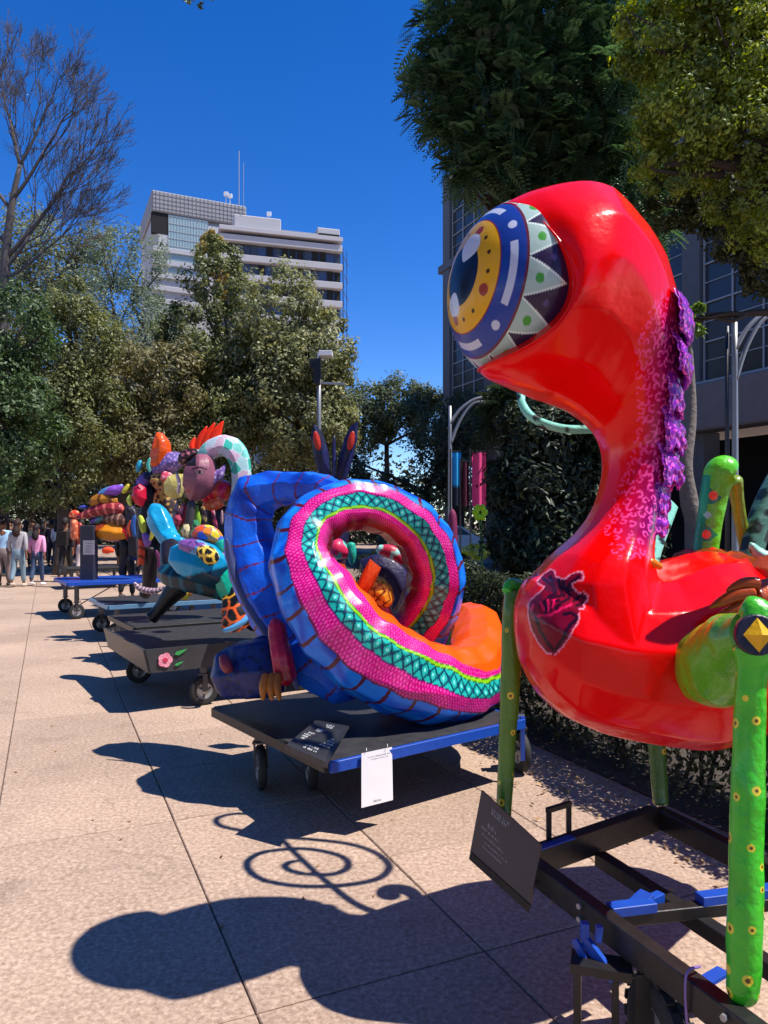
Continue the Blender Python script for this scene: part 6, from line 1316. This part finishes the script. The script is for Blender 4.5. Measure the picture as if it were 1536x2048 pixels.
def person(label, px, z, hgt, top, bottom, hair='#1c1210', skin='#8a5a40', step=.16, face_away=True, long_hair=False, arms=0, sleeves=True, bag=None, shoes='#d8d4d0', slim=1.0, turn=0.0):
    t = thing('person', label, 'person', (P(px, 1080, z)[0], z, 0), 'people strolling along the promenade'); k = hgt / 1.7
    sgn = 1 if face_away else -1                       # +1 walks away from the viewer (towards +Y)
    def q(x, y, zz): return (x * k, y * k * sgn, zz * k)
    pts, ed, rd = [], [], []
    def add(p, r, par=None):
        pts.append(q(*p)); rd.append((r[0] * k, r[1] * k) if hasattr(r, '__len__') else r * k)
        if par is not None: ed.append((par, len(pts) - 1))
        return len(pts) - 1
    w = slim
    pel = add((0, 0, .93), (.10 * w, .08)); ch = add((0, 0, 1.15), (.10 * w, .075), pel); up_ = add((0, .01, 1.34), (.13 * w, .085), ch); nk = add((0, .01, 1.47), .05, up_); hd1 = add((0, .025, 1.55), (.07, .08), nk); hd2 = add((0, .02, 1.645), (.072, .088), hd1)
    legs = []
    for s in (-1, 1):
        st = step * s; hp = add((.085 * s, 0, .86), .085 * w, pel); kn = add((.09 * s, st * .45 + .02, .49), .058, hp); an = add((.09 * s, st - (.05 if st < 0 else 0), .09 + (.04 if st < 0 else 0)), .038, kn); toe = add((.10 * s, st + .13, .035), (.035, .03), an); legs.append((hp, kn, an, toe))
        sh = add((.175 * s, .005, 1.385), .05, up_); sw = -st * .9
        if arms and s == 1: el = add((.24, .06, 1.13), .04, sh); wr = add((.14, .24, 1.12), .03, el); hand = (.10, .30, 1.13)
        else: el = add((.235 * s, sw * .3 - .03, 1.12), .04, sh); wr = add((.25 * s, sw + .03, .88), .028, el); hand = (.255 * s, sw + .05, .80)
        pm = add(hand, (.034, .018), wr)
        for j in range(4): add((hand[0] + (j - 1.5) * .004, hand[1] + (j - 1.5) * .02, hand[2] - .075 - .008 * (1.5 - abs(j - 1.5))), .0085, pm)
        add((hand[0] - .02 * s, hand[1] + .045, hand[2] - .03), .0095, pm)
    skin_mesh('body', pts, ed, rd, M_skin, t, hexc(skin))
    # nose and ears on the head
    hpv = np.array(pts[hd1]); 
    f_ = mesh('face', np.array([q(0, .118, 1.585), q(-.016, .095, 1.555), q(.016, .095, 1.555), q(0, .095, 1.61), q(-.034, .092, 1.60), q(-.02, .098, 1.605), q(-.028, .097, 1.592), q(.034, .092, 1.60), q(.02, .098, 1.605), q(.028, .097, 1.592), q(-.02, .09, 1.525), q(.02, .09, 1.525), q(0, .098, 1.518)]), [[0, 1, 2], [0, 2, 3], [0, 3, 1], [4, 5, 6], [7, 9, 8], [10, 11, 12]], M_skin, None, hexc(skin) * .6); f_.parent = t
    # clothes
    P_ = [q(0, 0, .80), q(0, 0, 1.10), q(0, .005, 1.34), q(0, .01, 1.45)]; E_ = [(0, 1), (1, 2), (2, 3)]; R_ = [(.155 * k * w, .12 * k), (.142 * k * w, .11 * k), (.168 * k * w, .115 * k), (.06 * k, .06 * k)]
    i = 4
    for s, L in ((-1, 0), (1, 1)):
        st = step * s; sw = -st * .9
        if arms and s == 1: sl = [q(.178, .005, 1.385), q(.24, .06, 1.13), q(.155, .215, 1.12)]
        else: sl = [q(.178 * s, .005, 1.385), q(.237 * s, sw * .3 - .03, 1.12), q(.248 * s, sw * .85 + .02, .93)]
        if not sleeves: sl = [sl[0], tuple(np.array(sl[0]) * .35 + np.array(sl[1]) * .65)]
        P_ += sl; E_ += [(2, i)] + [(i + j, i + j + 1) for j in range(len(sl) - 1)]; R_ += [.066 * k] + [.056 * k] * (len(sl) - 2) + [.045 * k]; i += len(sl)
    skin_mesh('shirt', P_, E_, R_, M_skin, t, hexc(top), 1)
    P_ = [q(0, 0, .93), q(0, 0, 1.06)]; E_ = [(0, 1)]; R_ = [(.148 * k * w, .118 * k), (.13 * k * w, .105 * k)]
    for s in (-1, 1):
        st = step * s; b0 = len(P_)
        P_ += [q(.088 * s, 0, .84), q(.092 * s, st * .45 + .02, .49), q(.092 * s, st - (.05 if st < 0 else 0), .12 + (.04 if st < 0 else 0))]; E_ += [(0, b0), (b0, b0 + 1), (b0 + 1, b0 + 2)]; R_ += [.108 * k * w, .078 * k, .062 * k]
    skin_mesh('trousers', P_, E_, R_, M_skin, t, hexc(bottom), 0)
    for s in (-1, 1):
        st = step * s; z0 = .04 if st < 0 else 0
        K = [np.array(q(.095 * s, st - .08, .045 + z0)), np.array(q(.095 * s, st, .05 + z0)), np.array(q(.10 * s, st + .14, .035 + z0 * .3)), np.array(q(.10 * s, st + .19, .03 + z0 * .2))]
        o = tube('shoe', K, [.04 * k, .05 * k, .042 * k, .025 * k], M_skin, None, 12, 10, hexc(shoes), hint=(0, 0, 1)); o.parent = t
    hk = [np.array(q(0, .06, 1.70)), np.array(q(0, .0, 1.705)), np.array(q(0, -.06, 1.66)), np.array(q(0, -.075, 1.58))]; hr = [.05 * k, .088 * k, .092 * k, .075 * k]
    if long_hair: hk += [np.array(q(0, -.10, 1.45)), np.array(q(0, -.12, 1.30))]; hr += [.095 * k, .07 * k]
    o = tube('hair', hk, hr, M_skin, None, 26, 14, hexc(hair), rough=.006, hint=(1, 0, 0)); o.parent = t
    if bag:
        o = MB().box(q(0, -.19, 1.2), (.28 * k, .14 * k, .40 * k)).build('backpack', M_skin, None, hexc(bag)); o.parent = t
    t.rotation_euler = (0, 0, turn); return t
person('woman in a grey sweater and pale wide jeans walking away at far left', 36, 18.6, 1.62, '#a8a4a8', '#7f97a4', '#2c1612', step=.12, long_hair=True, shoes='#c8b8a8', slim=1.05)
person('man in a light blue shirt and grey trousers at the left edge', 6, 18.9, 1.66, '#a8d0f0', '#8a7a78', step=.1, shoes='#302824', slim=1.15)
person('girl in a pink top with long dark hair walking beside the grey sweater', 74, 19.0, 1.50, '#f0a0cc', '#3a4c6c', '#241418', step=.13, long_hair=True, shoes='#e8e4e0', slim=.95)
person('man dressed in black with a backpack walking in the middle of the crowd', 131, 20.3, 1.66, '#1e1a1e', '#1a1a20', step=.18, bag='#241f1c', shoes='#604030', slim=1.1)
far = [(104, 27, 1.62, '#2c2430', '#24242c', 'person in a dark jacket between the pink top and the man in black', 0), (116, 26, 1.66, '#d8d0d0', '#1c1c24', 'person in a white top left of the man in black', 1), (150, 25, 1.64, '#3c2c30', '#3a4a6a', 'person in a brown top right of the man in black', 0), (52, 26, 1.60, '#e0d8b0', '#2a2a30', 'person with a cream hat or shirt behind the grey sweater', 1), (20, 27, 1.66, '#4a4048', '#26262c', 'person in a grey top half hidden at far left', 0), (88, 29, 1.66, '#382c34', '#2c2c34', 'person far behind the girl in pink', 1), (164, 22, 1.62, '#b84838', '#c8b8b8', 'person in red with pale trousers next to the dark pillar', 1), (-10, 22, 1.68, '#70342c', '#3a2c28', 'person in a rust top cut by the left edge', 0), (66, 31, 1.64, '#28303a', '#1c1e24', 'distant person in navy behind the crowd', 0), (140, 31, 1.66, '#d0c8c8', '#302c34', 'distant person in white behind the man in black', 1), (254, 15.5, 1.62, '#181820', '#16161e', 'person in dark clothes standing behind the layered beast', 0), (286, 19, 1.62, '#5a3060', '#20202a', 'person in purple behind the horned beast', 1), (120, 34, 1.6, '#6a4a40', '#2a2a34', 'most distant person under the striped sign', 0)]
for (px, z, h, a_, b_, lb, lh) in far: person(lb, px, z, h, a_, b_, step=rng.uniform(.06, .18), long_hair=bool(lh), face_away=rng.random() > .35, shoes='#504844', turn=rng.normal() * .25)
# red seat behind the beast
t = thing('orange_bag', 'bright orange bundle on the paving behind the layered beast', 'bag', P(216, 1104, 22) * np.array([1, 1, 0]))
b3_ = G(216, 1108); tube('bundle', [b3_ + (-.3, 0, .12), b3_ + (-.1, 0, .18), b3_ + (.1, 0, .2), b3_ + (.3, 0, .12)], [.1, .17, .16, .08], M_skin, t, 20, 14, hexc('#f05020'), rough=.02, hint=(0, 0, 1))
